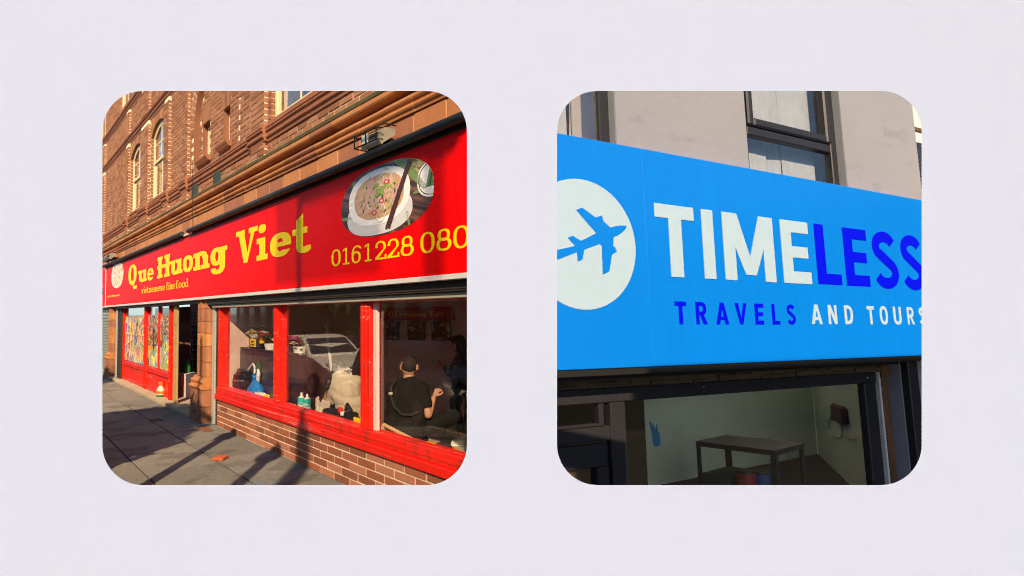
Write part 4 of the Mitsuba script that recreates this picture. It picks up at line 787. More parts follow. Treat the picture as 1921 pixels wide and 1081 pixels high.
obj('paper_pad', MB().box(-7.93, -7.70, .16, .24, .50, .575, .006), 'white', None, FL, label='white pad lying in the yellow tray', cat='pad')
obj('grey_socket', MB().box(-7.56, -7.40, .14, .22, .457, .53, .01), 'dark_metal', None, FL, label='small dark grey box right of the yellow tray', cat='box')
# middle bay
def cartridge(x, y, z, lab, lying=None):
    k = thing('sealant_tube', lab, 'tube', ); R0 = .042
    prof = [(0, 0), (R0, 0), (R0, .17), (R0*.6, .18), (.014, .19), (.012, .225), (0, .226)]
    fr = FL
    def tr(v):
        v = np.asarray(v, float)
        if lying is None: return v + np.array([x, y, z])
        a = lying; return np.column_stack([x + v[:, 2]*math.cos(a) - v[:, 0]*math.sin(a), y + v[:, 1], z + R0 - v[:, 2]*math.sin(a)*0 + v[:, 0]])
    for nm, pr, m in (('barrel', prof[:3], 'teal_plastic'), ('nozzle', [(R0, .17)] + prof[3:], 'white'), ('label_band', [(R0+.001, .05), (R0+.001, .12)], 'label_print'), ('base', [(0, -.001), (R0+.002, -.001), (R0+.002, .012), (R0, .012)], 'white')):
        v, f = lathe(pr, 0, 0, 16); obj(nm, (tr(v), f), m, k, fr, smooth=40)
mat('label_print', lambda p, n, uv: mix((.55, .66, .60), (.05, .42, .40), smoothstep(.45, .55, noise(p.x*30, p.y*30, p.z*60))), .4, .4)
cartridge(-6.61, .26, .457, 'left one of two upright teal sealant tubes'); cartridge(-6.45, .26, .457, 'right one of two upright teal sealant tubes')
cartridge(-6.86, .20, .457, 'teal sealant tube lying on its side before the upright pair', 0.); cartridge(-6.95, .34, .457, 'blue capped sealant tube lying by the first red post', 0.)
cb = np.array([(-7.02, .62, .905), (-6.50, .62, .945), (-6.25, .46, .46), (-6.42, .46, .46)])
obj('cardboard_sheet', (np.vstack([cb, cb+[0, .012, 0]]), [[0, 2, 1], [0, 3, 2], [4, 5, 6], [4, 6, 7], [0, 1, 5], [0, 5, 4], [1, 2, 6], [1, 6, 5], [2, 3, 7], [2, 7, 6], [3, 0, 4], [3, 4, 7]]), 'cardboard', None, FL, label='brown cardboard sheet leaning behind the teal tubes', cat='cardboard')
obj('metal_pole', MB().tube([(-6.72, .62, 1.47), (-6.10, .44, .60)], .018, 8), 'grey_metal', None, FL, label='grey metal pole leaning across the middle window', cat='pole')
obj('black_stick', MB().tube([(-7.35, .58, 1.40), (-6.55, .70, .85)], .009, 6), 'black', None, FL, label='thin black rod leaning over the magenta flowers', cat='rod')
k = thing('wire_basket', 'pale wire basket trolley behind the cardboard sheet', 'basket'); g = MB()
for x in np.linspace(-7.30, -6.42, 15): g.tube([(x, .80, .62), (x-.02, .78, .955)], .006, 4)
for z in np.linspace(.64, .955, 6): g.tube([(-7.32, .79, z), (-6.40, .79, z)], .007, 4)
for x in (-7.32, -6.40): g.tube([(x, .79, .955), (x, 1.1, .955)], .009, 5); g.tube([(x, .79, 0), (x, .79, .955)], .012, 5)
obj('grid', g, 'grey_metal', k, FL)
k = thing('tool_bag', 'open black tool bag with tools on the shelf before the cream jacket', 'bag')
obj('pouch', MB().box(-5.83, -5.62, .15, .28, .457, .60, .02).box(-5.58, -5.25, .15, .30, .457, .575, .02).box(-5.36, -5.20, .16, .26, .457, .62, .015), 'black_cloth', k, FL)
obj('red_tool', MB().box(-5.56, -5.50, .20, .24, .576, .64, .01), 'chilli_print', k, FL); obj('tool_handle', MB().tube([(-5.46, .24, .60), (-5.40, .23, .68), (-5.30, .22, .63)], .02, 8), 'black_plastic', k, FL, smooth=True); obj('white_roll', lathe([(0, .576), (.035, .576), (.035, .605), (0, .605)], -5.42, .20, 14), 'white', k, FL)
obj('tape_measure', lathe([(0, .457), (.05, .457), (.05, .50), (0, .505)], -5.50, .135, 16, 1, .6), 'chilli_print', None, FL, label='round red and white tape before the black tool bag', cat='tape')
k = thing('yellow_booklet', 'small yellow and blue booklet standing against the second red post', 'booklet'); obj('cover', MB().box(-5.07, -4.80, .125, .14, .457, .61, .003), 'bright_yellow', k, FL); obj('picture', MB().box(-5.05, -4.82, .1235, .1248, .48, .56), 'plate_print', k, FL)
obj('wood_stake', MB().tube([(-5.75, .36, .64), (-5.05, .30, .52)], .016, 8), 'pale_wood', None, FL, label='short wooden stake lying over the black tool bag', cat='stake')
g = MB(); r_ = random.Random(5)
for i in range(26): x, y, z = r_.uniform(-6.35, -5.85), r_.uniform(.15, .34), .457; w, h = r_.uniform(.02, .07), r_.uniform(.015, .05); g.box(x, x+w, y, y+w*.7, z, z+h, .006)
obj('clutter', g, 'black_plastic', None, FL, kind='stuff', label='small dark fixings strewn on the shelf between tubes and tool bag', cat='fixings')
v, f = sheet(-6.35, -5.95, 0, .16, 0, .05, 4.4, 26, 16); obj('plastic_wrap', (np.column_stack([v[:, 0], .30+v[:, 1]*1.2, .458+np.abs(v[:, 2])*(.6+meshkit.noise(v*14))]), f), 'bottle_clear', None, FL, label='crumpled clear plastic packet beside the teal tubes', cat='packet')
# right bay
obj('dowel', MB().tube([(-4.56, .16, .60), (-3.75, .19, .475)], .017, 10), 'pale_wood', None, FL, smooth=40, label='longer pale wooden dowel slanting across the right window shelf', cat='dowel')
obj('dowel', MB().tube([(-3.80, .17, .475), (-3.05, .24, .475)], .018, 10), 'pale_wood', None, FL, smooth=40, label='shorter pale wooden dowel lying flat at the right edge of the shelf', cat='dowel')
k = thing('tape_rule', 'black and yellow tape rule on the right window shelf', 'tape rule'); obj('case', MB().box(-3.90, -3.72, .24, .32, .456, .53, .02), 'black_plastic', k, FL); obj('grip', MB().box(-3.905, -3.885, .25, .31, .47, .52, .006), 'bright_yellow', k, FL)
k = thing('yellow_knife', 'small yellow knife near the sitting man on the shelf', 'knife'); obj('handle', MB().box(-4.16, -4.03, .34, .37, .456, .48, .008), 'bright_yellow', k, FL)
v, f = sheet(-4.5, -4.0, 0, .2, 0, .03, 8.1, 30, 18); obj('clear_packet', (np.column_stack([v[:, 0], .17+v[:, 2]*.9, .459+np.abs(v[:, 1])*1.2]), f), 'bottle_clear', None, FL, label='clear crumpled packet of screws under the longer dowel', cat='packet')
# menu boards on the back wall of the room
FB = Frame([.903, -.430, 0], [.430, .903, 0], [0, 0, 1], [-.12, 7.9, 0])
k = thing('inside_sign', 'dim red inside sign reading Que Huong Viet above framed food pictures', 'sign'); obj('board', MB().box(-2.10, -.80, -.03, -.005, 1.50, 1.70, .004), 'sign_red_matt', k, FB)
obj('lettering', MB().prism(word('Que', -1.98, -1.72, 1.565, .075), -.034, -.0302).prism(word('Huong', -1.68, -1.27, 1.565, .075), -.034, -.0302).prism(word('Viet', -1.24, -.98, 1.565, .075), -.034, -.0302), 'sign_yellow', k, FB)
mat('sign_red_matt', (.45, .012, .012), .6, .3)
def dish(p, n, uv):
    a, b, w = voronoi(p.x*9+p.y*3, p.z*11); return pick(w, [(.10, .05, .03), (.5, .28, .12), (.08, .10, .03), (.6, .5, .35), (.3, .1, .04), (.12, .06, .04)])*(.3+.7*smoothstep(0., .3, b-a))
mat('dish_print', dish, .4, .4)
for a, b, lab in ((-2.05, -1.80, 'leftmost square food picture under the inside sign'), (-1.64, -1.32, 'middle square food picture under the inside sign'), (-1.20, -.86, 'rightmost square food picture under the inside sign')):
    k = thing('menu_picture', lab, 'picture'); obj('frame', MB().box(a, b, -.02, -.004, 1.20, 1.485, .003), 'dark_metal', k, FB); obj('print', MB().box(a+.015, b-.015, -.0225, -.0205, 1.215, 1.47), 'dish_print', k, FB)

# ------------------------------------------------------------------ people in the right hand bays
def hand(o, d, side, curl=1., s=1.):       # palm, four fingers of unequal length and a thumb, as bones; o wrist, d along the hand, side towards the thumb
    o, d, side = (np.asarray(a, float) for a in (o, d, side)); d /= np.linalg.norm(d); side = side - d*(side@d); side /= np.linalg.norm(side); nrm = np.cross(d, side)
    B = []; k = .055*s
    for i, (off, L_) in enumerate(((.6, .9), (.2, 1.), (-.2, .94), (-.6, .76))):
        a = o + side*off*.022*s; b = o + d*k + side*off*.034*s; B.append(((o+side*off*.012*s, .011*s), (b, .0095*s)))
        p, ang = b, 0.
        for seg, r in ((.030, .0078), (.022, .007), (.018, .006)):
            ang += curl*.75; q = p + (d*math.cos(ang) + nrm*math.sin(ang))*seg*L_*s; B.append(((p, .008*s), (q, r*s))); p = q
    b = o + d*.022*s + side*.03*s; c = b + (d*.7+side*.5+nrm*.4*curl)*.026*s; e = c + (d*.9+nrm*.5*curl)*.022*s
    return B + [((o+d*.008*s, .011*s), (b, .0095*s)), ((b, .0095*s), (c, .008*s)), ((c, .008*s), (e, .0065*s))]
def head(c, fwd, s=1.):                    # skull, jaw, nose, ears, neck root; fwd is where the face looks
    c = np.asarray(c, float); f = np.asarray(fwd, float); f /= np.linalg.norm(f); r = np.cross(f, [0, 0, 1.]); u = np.array([0, 0, 1.])
    B = [((c+u*.018*s-f*.012*s, .072*s), (c+u*.022*s+f*.018*s, .064*s)), ((c+f*.03*s, .056*s), (c-u*.055*s+f*.035*s, .036*s)), ((c-u*.02*s-f*.02*s, .058*s), (c-u*.055*s+f*.03*s, .036*s)), ((c+f*.075*s-u*.002*s, .008*s), (c+f*.09*s-u*.024*s, .012*s))]
    for k in (-1, 1): B.append(((c+r*k*.070*s-f*.01*s+u*.012*s, .014*s), (c+r*k*.072*s-f*.008*s-u*.018*s, .011*s)))
    return B
def face(c, fwd, parent, s=1.):
    c = np.asarray(c, float); f = np.asarray(fwd, float); f /= np.linalg.norm(f); r = np.cross(f, [0, 0, 1.])
    for k in (-1, 1): m = trimesh.creation.icosphere(2, .009*s); obj('eye', (m.vertices + c + f*.074*s + r*k*.028*s + np.array([0, 0, .012*s]), m.faces), 'black', parent, FW, smooth=True)
    m = trimesh.creation.icosphere(2, 1.); obj('mouth', (m.vertices*np.array([.018, .018, .005])*s + c + f*.068*s - np.array([0, 0, .048*s]), m.faces), 'flower_peach', parent, FW, smooth=True)
# sitting man, back to the street
k = thing('person', 'man with cropped hair in a black T-shirt sitting with his back to the window', 'person')
hc = np.array([-1.00, 5.44, 1.095]); fw = (.15, 1., -.08)
L3 = lambda *a: np.array(a, float)
bd = head(hc, fw, 1.12) + [((hc-[0, .0, .03], .050), L3(-1.0, 5.42, .99) if False else (L3(-1.005, 5.415, .985), .052)), ((L3(-1.005, 5.415, .985), .052), (L3(-1.01, 5.43, .86), .10)),
      ((L3(-1.01, 5.43, .86), .10), (L3(-1.03, 5.42, .55), .11)), ((L3(-.95, 5.42, .90), .06), (L3(-.865, 5.425, .875), .052)), ((L3(-.865, 5.425, .875), .05), (L3(-.815, 5.40, .645), .040)), ((L3(-.815, 5.40, .645), .040), (L3(-.775, 5.50, .79), .024)),
      ((L3(-1.07, 5.42, .90), .06), (L3(-1.165, 5.43, .885), .052)), ((L3(-1.165, 5.43, .885), .05), (L3(-1.17, 5.55, .66), .04)), ((L3(-1.17, 5.55, .66), .038), (L3(-1.0, 5.68, .66), .024))]
bd += hand(L3(-.772, 5.51, .80), (.45, .2, .85), (.6, -.5, -.2), 1.25, 1.15) + hand(L3(-1.0, 5.68, .66), (1., .3, .1), (0, -.2, 1), .8, 1.1)
obj('body', smooth_mesh(bd, .012, 8), 'skin', k, FW, smooth=True); face(hc, fw, k, 1.12)
obj('hair', smooth_mesh([((hc+[0, -.010, .027], .0815), (hc+[.003, .02, .033], .072)), ((hc+[0, -.02, .02], .078), (hc+[0, -.028, -.005], .066))], .02, 6), 'cropped_hair', k, FW, smooth=True)
shb = [(L3(-1.0, 5.42, .955), .072), (L3(-1.01, 5.43, .86), .125), (L3(-1.02, 5.43, .70), .135), (L3(-1.04, 5.42, .53), .15)]
sh_ = [(shb[i], shb[i+1]) for i in range(3)] + [((L3(-1.0, 5.42, .945), .07), (L3(-.875, 5.425, .878), .068)), ((L3(-.875, 5.425, .878), .070), (L3(-.835, 5.41, .75), .062)), ((L3(-1.0, 5.42, .945), .07), (L3(-1.165, 5.43, .885), .068)), ((L3(-1.165, 5.43, .885), .07), (L3(-1.17, 5.50, .76), .06)), ((L3(-.93, 5.43, .84), .09), (L3(-.95, 5.42, .55), .12)), ((L3(-1.12, 5.43, .84), .09), (L3(-1.12, 5.42, .55), .12))]
m = smooth_mesh(sh_, .02, 10); v = np.array(m.vertices); v += np.array(m.vertex_normals)*((meshkit.fbm(v*np.array([14, 14, 9]), 3)-.5)*.022)[:, None]; obj('t_shirt', (v, m.faces), 'black_cloth', k, FW, smooth=True)
tr_ = [((L3(-1.04, 5.43, .52), .14), (L3(-.98, 5.46, .49), .14)), ((L3(-.96, 5.46, .50), .11), (L3(-.60, 5.62, .585), .075)), ((L3(-.60, 5.62, .585), .072), (L3(-.72, 5.80, .20), .05)), ((L3(-1.08, 5.48, .50), .11), (L3(-.98, 5.86, .58), .075)), ((L3(-.98, 5.86, .58), .072), (L3(-.94, 5.98, .14), .05))]
m = smooth_mesh(tr_, .025, 10); v = np.array(m.vertices); v += np.array(m.vertex_normals)*((meshkit.fbm(v*12, 3)-.5)*.02)[:, None]; obj('trousers', (v, m.faces), 'black_cloth', k, FW, smooth=True)
for q in ((-.72, 5.82), (-.94, 6.0)): obj('shoe', smooth_mesh([((L3(q[0], q[1]-.02, .05), .045), (L3(q[0]+.04, q[1]+.10, .035), .032))], .02, 6), 'black_plastic', k, FW, smooth=True)
pts = np.array([(-1.11, 5.36, .985), (-1.14, 5.285, .93), (-1.145, 5.275, .84), (-1.11, 5.27, .74), (-1.04, 5.262, .675), (-.96, 5.275, .665), (-.89, 5.31, .685), (-.86, 5.36, .70)])
pp = []
for i in range(len(pts)-1):
    for t in np.linspace(0, 1, 5)[:-1]: pp.append(pts[i]*(1-t)+pts[i+1]*t)
pp = np.array(pp + [pts[-1]]); tg = np.gradient(pp, axis=0); tg /= np.linalg.norm(tg, axis=1)[:, None]; sd = np.cross(tg, [0, 1., 0]); sd /= np.linalg.norm(sd, axis=1)[:, None]
v = np.vstack([pp+sd*.010, pp-sd*.010, pp+sd*.010+[0, .012, 0], pp-sd*.010+[0, .012, 0]]); n = len(pp); f = [[i, i+1, n+i+1] for i in range(n-1)] + [[i, n+i+1, n+i] for i in range(n-1)] + [[i, 2*n+i, i+1] for i in range(n-1)] + [[i+1, 2*n+i, 2*n+i+1] for i in range(n-1)] + [[n+i, n+i+1, 3*n+i] for i in range(n-1)] + [[n+i+1, 3*n+i+1, 3*n+i] for i in range(n-1)]
st_ = obj('shoulder_strap', (v, f), 'black_plastic', k, FW); obj('buckle', MB().box(-1.165, -1.125, 5.262, 5.272, .855, .88, .003), 'grey_metal', st_, FW)
# standing person with a phone
k = thing('person', 'standing person in dark jacket and black trousers looking at a phone', 'person')
hc = L3(-.675, 6.90, 1.235); fw = (-.92, -.25, -.30)
bd = head(hc, fw, .98) + [((hc-[-.01, 0, .04], .042), (L3(-.655, 6.9, 1.08), .042)), ((L3(-.655, 6.9, 1.08), .045), (L3(-.65, 6.9, .95), .075)), ((L3(-.65, 6.9, .95), .075), (L3(-.645, 6.9, .70), .08)),
      ((L3(-.66, 6.81, 1.0), .04), (L3(-.69, 6.78, .83), .034)), ((L3(-.69, 6.78, .83), .034), (L3(-.745, 6.77, .695), .022)), ((L3(-.67, 6.98, 1.0), .04), (L3(-.78, 6.96, .865), .032)), ((L3(-.78, 6.96, .865), .032), (L3(-.855, 6.90, .965), .02)), ((L3(-.65, 6.9, .99), .06), (L3(-.66, 6.81, 1.0), .04)), ((L3(-.65, 6.9, .99), .06), (L3(-.67, 6.98, 1.0), .04)),
      ((L3(-.65, 6.86, .68), .06), (L3(-.635, 6.86, .08), .03)), ((L3(-.63, 6.95, .68), .06), (L3(-.57, 6.95, .08), .03)), ((L3(-.635, 6.86, .06), .03), (L3(-.70, 6.85, .035), .02)), ((L3(-.57, 6.95, .06), .03), (L3(-.64, 6.94, .035), .02))]
bd += hand(L3(-.747, 6.768, .69), (-.25, -.05, -1), (-1, -.3, 0), .5, 1.05) + hand(L3(-.86, 6.90, .968), (-1., -.1, .35), (0, -.3, 1), 1.2, 1.05)
obj('body', smooth_mesh(bd, .012, 8), 'skin', k, FW, smooth=True); face(hc, fw, k, .98)
obj('hair', smooth_mesh([((hc+[.02, .0, .025], .082), (hc+[-.015, -.005, .035], .070)), ((hc+[.03, 0, 0], .078), (L3(-.605, 6.88, 1.10), .062)), ((L3(-.605, 6.88, 1.10), .062), (L3(-.59, 6.86, 1.0), .035))], .022, 8), 'hair', k, FW, smooth=True)
jk = [((L3(-.655, 6.9, 1.035), .075), (L3(-.645, 6.9, .93), .105)), ((L3(-.645, 6.9, .93), .108), (L3(-.63, 6.9, .79), .10)), ((L3(-.655, 6.86, 1.02), .06), (L3(-.66, 6.80, 1.0), .058)), ((L3(-.66, 6.80, 1.0), .058), (L3(-.695, 6.775, .83), .056)), ((L3(-.695, 6.775, .83), .056), (L3(-.74, 6.77, .715), .042)), ((L3(-.655, 6.95, 1.02), .06), (L3(-.68, 6.99, 1.0), .056)), ((L3(-.68, 6.99, 1.0), .056), (L3(-.785, 6.96, .865), .05)), ((L3(-.785, 6.96, .865), .05), (L3(-.835, 6.915, .94), .036))]
m = smooth_mesh(jk, .018, 8); v = np.array(m.vertices); v += np.array(m.vertex_normals)*((meshkit.fbm(v*13, 3)-.5)*.026)[:, None]; obj('jacket', (v, m.faces), 'charcoal_cloth', k, FW, smooth=True)
g = MB()
for i in range(9): z = .885+i*.0165; x = -.795+.018*math.sin(i*2.3); g.add(*box(x-.016, x+.012, 6.895, 6.905, z, z+.011, .002))
obj('sleeve_print', g, 'white', k, FW); obj('chest_print', MB().box(-.735, -.685, 6.788, 6.794, .975, .985) if False else MB().box(-.70, -.65, 6.738, 6.744, .972, .982), 'white', k, FW)
tr_ = [((L3(-.65, 6.9, .76), .098), (L3(-.67, 6.89, .66), .112)), ((L3(-.69, 6.86, .66), .095), (L3(-.69, 6.85, .40), .072)), ((L3(-.69, 6.85, .40), .072), (L3(-.635, 6.86, .165), .048)), ((L3(-.64, 6.95, .66), .095), (L3(-.635, 6.95, .40), .068)), ((L3(-.635, 6.95, .40), .068), (L3(-.575, 6.95, .165), .048))]
m = smooth_mesh(tr_, .02, 8); v = np.array(m.vertices); v += np.array(m.vertex_normals)*((meshkit.fbm(v*13+3, 3)-.5)*.028)[:, None]; obj('trousers', (v, m.faces), 'black_cloth', k, FW, smooth=True)
for q in ((-.64, 6.855), (-.58, 6.95)):
    sk = obj('shoe', smooth_mesh([((L3(q[0]+.01, q[1], .065), .048), (L3(q[0]-.13, q[1]-.02, .045), .034)), ((L3(q[0]+.012, q[1], .06), .05), (L3(q[0]+.02, q[1], .10), .034))], .016, 6), 'white_rubber', k, FW, smooth=True)
    obj('sole', MB().box(q[0]-.165, q[0]+.055, q[1]-.045, q[1]+.035, .003, .026, .008), 'white', sk, FW)
a, b = L3(-.895, 6.89, .985), L3(-1.01, 6.88, 1.045); d = (b-a)/np.linalg.norm(b-a); s_ = np.array([0, 1., 0]); nn = np.cross(d, s_)
v, f = box(0, .125, -.03, .03, -.005, .005, .002); obj('phone', (a + v[:, :1]*d + v[:, 1:2]*s_ + v[:, 2:]*nn, f), 'chrome', None, FW, label='silver phone held up by the standing person', cat='phone')
# crouching woman in a cream jacket
k = thing('person', 'dark haired woman in a cream padded jacket crouching behind the tool bag', 'person')
hc = L3(-1.985, 6.42, .975); fw = (-.6, .7, -.5)
bd = head(hc, fw, .95) + [((hc-[-.01, 0, .04], .042), (L3(-1.95, 6.38, .87), .045)), ((L3(-1.95, 6.38, .87), .07), (L3(-1.83, 6.30, .60), .09)), ((L3(-1.98, 6.33, .82), .05), (L3(-2.05, 6.42, .66), .035)), ((L3(-2.05, 6.42, .66), .034), (L3(-2.12, 6.55, .62), .022)), ((L3(-1.83, 6.40, .82), .05), (L3(-1.74, 6.5, .66), .035)), ((L3(-1.74, 6.5, .66), .034), (L3(-1.86, 6.62, .62), .022)),
      ((L3(-1.83, 6.3, .56), .09), (L3(-1.95, 6.62, .50), .06)), ((L3(-1.95, 6.62, .50), .055), (L3(-1.92, 6.42, .10), .035))]
bd += hand(L3(-2.12, 6.55, .62), (-.4, 1, -.2), (.9, .3, .2), .7) + hand(L3(-1.86, 6.62, .62), (-.5, 1, -.2), (-.9, .2, .2), .7)
obj('body', smooth_mesh(bd, .014, 8), 'skin', k, FW, smooth=True); face(hc, fw, k, .95)
obj('hair', smooth_mesh([((hc+[.01, -.015, .02], .085), (hc+[.0, .01, .03], .075)), ((hc+[-.02, -.03, -.02], .06), (L3(-2.045, 6.26, .86), .042)), ((L3(-2.045, 6.26, .86), .042), (L3(-2.09, 6.22, .755), .014))], .02, 8), 'hair', k, FW, smooth=True)
jk = [((L3(-1.95, 6.36, .85), .11), (L3(-1.86, 6.29, .72), .155)), ((L3(-1.86, 6.29, .72), .155), (L3(-1.81, 6.28, .60), .15)), ((L3(-1.96, 6.31, .865), .085), (L3(-1.77, 6.30, .835), .075)), ((L3(-1.99, 6.32, .80), .075), (L3(-2.05, 6.40, .66), .062)), ((L3(-2.05, 6.40, .66), .062), (L3(-2.10, 6.52, .63), .042)), ((L3(-1.79, 6.36, .82), .085), (L3(-1.70, 6.42, .64), .07)), ((L3(-1.70, 6.42, .64), .07), (L3(-1.82, 6.58, .62), .045))]
m = smooth_mesh(jk, .014, 8); v = np.array(m.vertices); q = (v[:, 2] + .25*(v[:, 0]+1.85))*48; v += np.array(m.vertex_normals)*(.019*np.abs(np.sin(q*.5 + 2.2*meshkit.noise(v*7)))**.6 + (meshkit.fbm(v*9, 3)-.5)*.03)[:, None]; obj('jacket', (v, m.faces), 'cream_cloth', k, FW, smooth=True)
tr_ = [((L3(-1.80, 6.3, .54), .12), (L3(-1.95, 6.62, .50), .08)), ((L3(-1.95, 6.62, .50), .075), (L3(-1.92, 6.42, .12), .05)), ((L3(-1.72, 6.34, .52), .11), (L3(-1.76, 6.66, .48), .08)), ((L3(-1.76, 6.66, .48), .075), (L3(-1.74, 6.46, .12), .05))]
obj('trousers', smooth_mesh(tr_, .03, 8), 'black_cloth', k, FW, smooth=True)
for q in ((-1.92, 6.44), (-1.74, 6.48)): obj('shoe', smooth_mesh([((L3(q[0], q[1], .05), .045), (L3(q[0]-.01, q[1]+.13, .035), .032))], .02, 6), 'white_rubber', k, FW, smooth=True)
k = thing('work_crate', 'low dark crate under the sitting man', 'crate'); obj('box', MB().box(-4.62, -4.15, .425, .72, .0, .36, .01), 'cardboard', k, FL)

# ------------------------------------------------------------------ blue shop, things in its room
k = thing('shelving_unit', 'dark bolted metal shelving unit in the blue shop window', 'shelf')
FS = Frame(*(lambda c, s_: (UR*c + (-NR)*s_, UR*(-s_) + (-NR)*c))(math.cos(.21), math.sin(.21)), ZR, FR([3.626, .321, 0]))
W1, D1, zs = .472, .666, .84
mat('shelf_metal', speck((.014, .018, .017), (.03, .036, .034), 4., 40.), .4, .5)
tp = obj('top_shelf', MB().box(.0, W1, .0, D1, zs, zs+.012).box(0, W1, -.003, .0, zs-.026, zs+.013, .001).box(0, W1, D1, D1+.003, zs-.026, zs+.013, .001).box(-.003, 0, 0, D1, zs-.026, zs+.013, .001).box(W1, W1+.003, 0, D1, zs-.026, zs+.013, .001), 'shelf_metal', k, FS)
for x, y in ((0, 0), (W1, 0), (0, D1), (W1, D1)):
    sx, sy = (1 if x == 0 else -1), (1 if y == 0 else -1)
    lg = obj('leg', MB().box(x, x+sx*.040, y, y+sy*.005, 0, zs-.001).box(x, x+sx*.005, y+sy*.0051, y+sy*.040, 0, zs-.001), 'shelf_metal', k, FS)
    h_ = MB()
    for i in range(16): h_.box(x+sx*.018, x+sx*.027, y-sy*.001, y+sy*.0005, .05+i*.05, .07+i*.05)
    obj('hole_row', h_, 'black', lg, FS)
obj('low_shelf', MB().box(.0, W1, .0, D1, .40, .412), 'shelf_metal', k, FS)
def can(x, y, z, r, h, body, lab, lid='black_plastic'):
    k = thing('paint_can', lab, 'can'); obj('body', lathe([(0, z), (r, z), (r, z+h), (r*.96, z+h)], x, y, 22), body, k, FS, smooth=40); obj('lid', lathe([(r*1.03, z+h-.01), (r*1.03, z+h+.006), (0, z+h+.006)], x, y, 22), lid, k, FS)
    return k
mat('can_print', lambda p, n, uv: dr.select(p.z > (.60)*S, mi.Color3f(.42, .40, .38), mi.Color3f(.26, .03, .025)), .4, .4); mat('can_blue', (.03, .08, .26), .35, .4)
c_ = can(.10, .30, .412, .075, .24, 'can_print', 'red and white paint can with a dark lid on the shelving unit')
tmv = meshkit.text_mesh('Toulon', .04, .002, True) if False else meshkit.text_mesh('Tough', .035, .002, True)
can(.27, .27, .412, .07, .21, 'can_blue', 'dark blue paint can right of the red can')
obj('green_box', MB().box(.02, .42, .40, .64, .412, .60, .006), 'dark_green', None, FS, label='dark green box on the left of the shelving unit', cat='box'); mat('dark_green', (.02, .05, .035), .6, .3)
obj('olive_board', (FR(np.array([(3.6, 1.585, .0), (5.86, 1.585, .0), (5.86, 1.595, .34), (3.6, 1.595, .42)])), [[0, 1, 2], [0, 2, 3]]), 'olive_board', None, FW, label='olive brown board leaning along the back wall under the alarm', cat='board') if False else obj('olive_board', MB().box(4.55, 5.88, 1.56, 1.58, .0, .33, .004), 'olive_board', None, FR, label='olive brown board standing along the back wall behind the shelving', cat='board')
# alarm box with its cable on the slanting side wall
e0, e1 = np.array([4.60, .17]), np.array([5.93, 1.599]); e = (e1-e0)/np.linalg.norm(e1-e0); en = np.array([-e[1], e[0]])
if en[0] > 0: en = -en
FA = Frame(UR*e[0]+(-NR)*e[1], UR*(-en[0])+(-NR)*(-en[1]), ZR, FR([e0[0], e0[1], 0]))
mat('alarm_red', (.10, .022, .025), .4, .4); mat('pale_cable', (.42, .42, .38), .6, .3); mat('blue_lamp', (.03, .03, .6), .3, .5)
k = thing('alarm_box', 'dark red wall box with a small blue light on the pale side wall', 'box')
obj('case', MB().box(.63, 1.02, -.06, -.003, .89, 1.06, .02), 'alarm_red', k, FA); obj('indicator', MB().box(.80, .825, -.064, -.0605, .99, 1.005, .002), 'blue_lamp', k, FA); obj('plate', MB().box(.77, .87, -.0625, -.0605, .90, .912), 'grey_metal', k, FA)
obj('alarm_cable', MB().tube([(1.22, -.012, .90), (1.32, -.012, .85), (1.30, -.012, .76), (1.14, -.012, .718), (.95, -.012, .74), (.84, -.012, .80), (.87, -.012, .885)], .008, 6), 'pale_cable', None, FA, smooth=True, label='loose pale cable hanging in a loop under the dark red wall box', cat='cable')
obj('wall_flex', MB().tube([(.86, -.012, .80), (.62, -.012, .777), (.434, -.012, .805)], .008, 6), 'pale_cable', None, FA, smooth=True, label='short pale flex running along the side wall to a hole', cat='cable')
bs = sg.Polygon([(2.283, 1.185), (2.30, 1.178), (2.305, 1.15), (2.318, 1.172), (2.326, 1.13), (2.343, 1.165), (2.345, 1.13), (2.362, 1.10), (2.366, 1.05), (2.35, 1.03), (2.32, 1.028), (2.305, 1.045), (2.298, 1.11)])
obj('paint_smear', MB().prism(bs, y0+.0265, y0+.0285) if False else MB().prism(bs, .1275, .1292), 'smear_blue', None, FR, label='translucent blue paint smear on the inside of the blue shop window', cat='smear'); mat('smear_blue', (.05, .17, .28), .6, .3)
# background beyond the right corner
fb = thing('far_building', 'white building with a dark window just visible past the right corner', 'building')
obj('wall', MB().box(20, 34, 9.0, 9.4, -1, 15), 'pale_render', fb, FR); mat('pale_render', (.55, .56, .60), .9, .1)
for i in range(4): obj('window', MB().box(22.9+i*2.6, 24.6+i*2.6, 8.96, 8.999, 7.6, 9.5, .01), 'anthracite', fb, FR)
obj('band', MB().box(20, 34, 8.94, 8.999, 9.96, 10.12, .01), 'old_batten', fb, FR)

# ------------------------------------------------------------------ unseen street things, placed to throw shadows or stand in reflections
def post_sign(x, y, h, r, caps, lab, nm='unseen_post'):
    k = thing(nm, lab, 'post'); obj('pole', lathe([(0, 0), (r*1.5, 0), (r*1.5, .12), (r, .14), (r*.92, h), (0, h)], x, y, 18), 'dark_metal', k, FW, smooth=40)
    if caps: obj('head', lathe([(0, h-.19), (r*1.6, h-.18), (r*1.9, h-.09), (r*1.6, h+.02), (0, h+.04)], x, y, 18), 'dark_metal', k, FW, smooth=40)
post_sign(-3.39, 4.43, 1.90, .065, True, 'unseen dark post with a rounded head that throws a stripe on the slabs')  # both posts stand out of view, their shade stripes the slabs
post_sign(-2.165, 2.07, 2.66, .075, True, 'unseen tall dark post with a rounded head that shades the nearer slabs')
post_sign(-3.85, 2.19, 5.0, .035, False, 'unseen thin pole that shades a line across slabs and pillar', 'unseen_pole')  # out of view, throws the thin dark line
k = thing('unseen_shade_screen', 'unseen tall mast with a slatted screen placed to half shade the red sign', 'screen')  # out of view, placed to dim part of the red sign
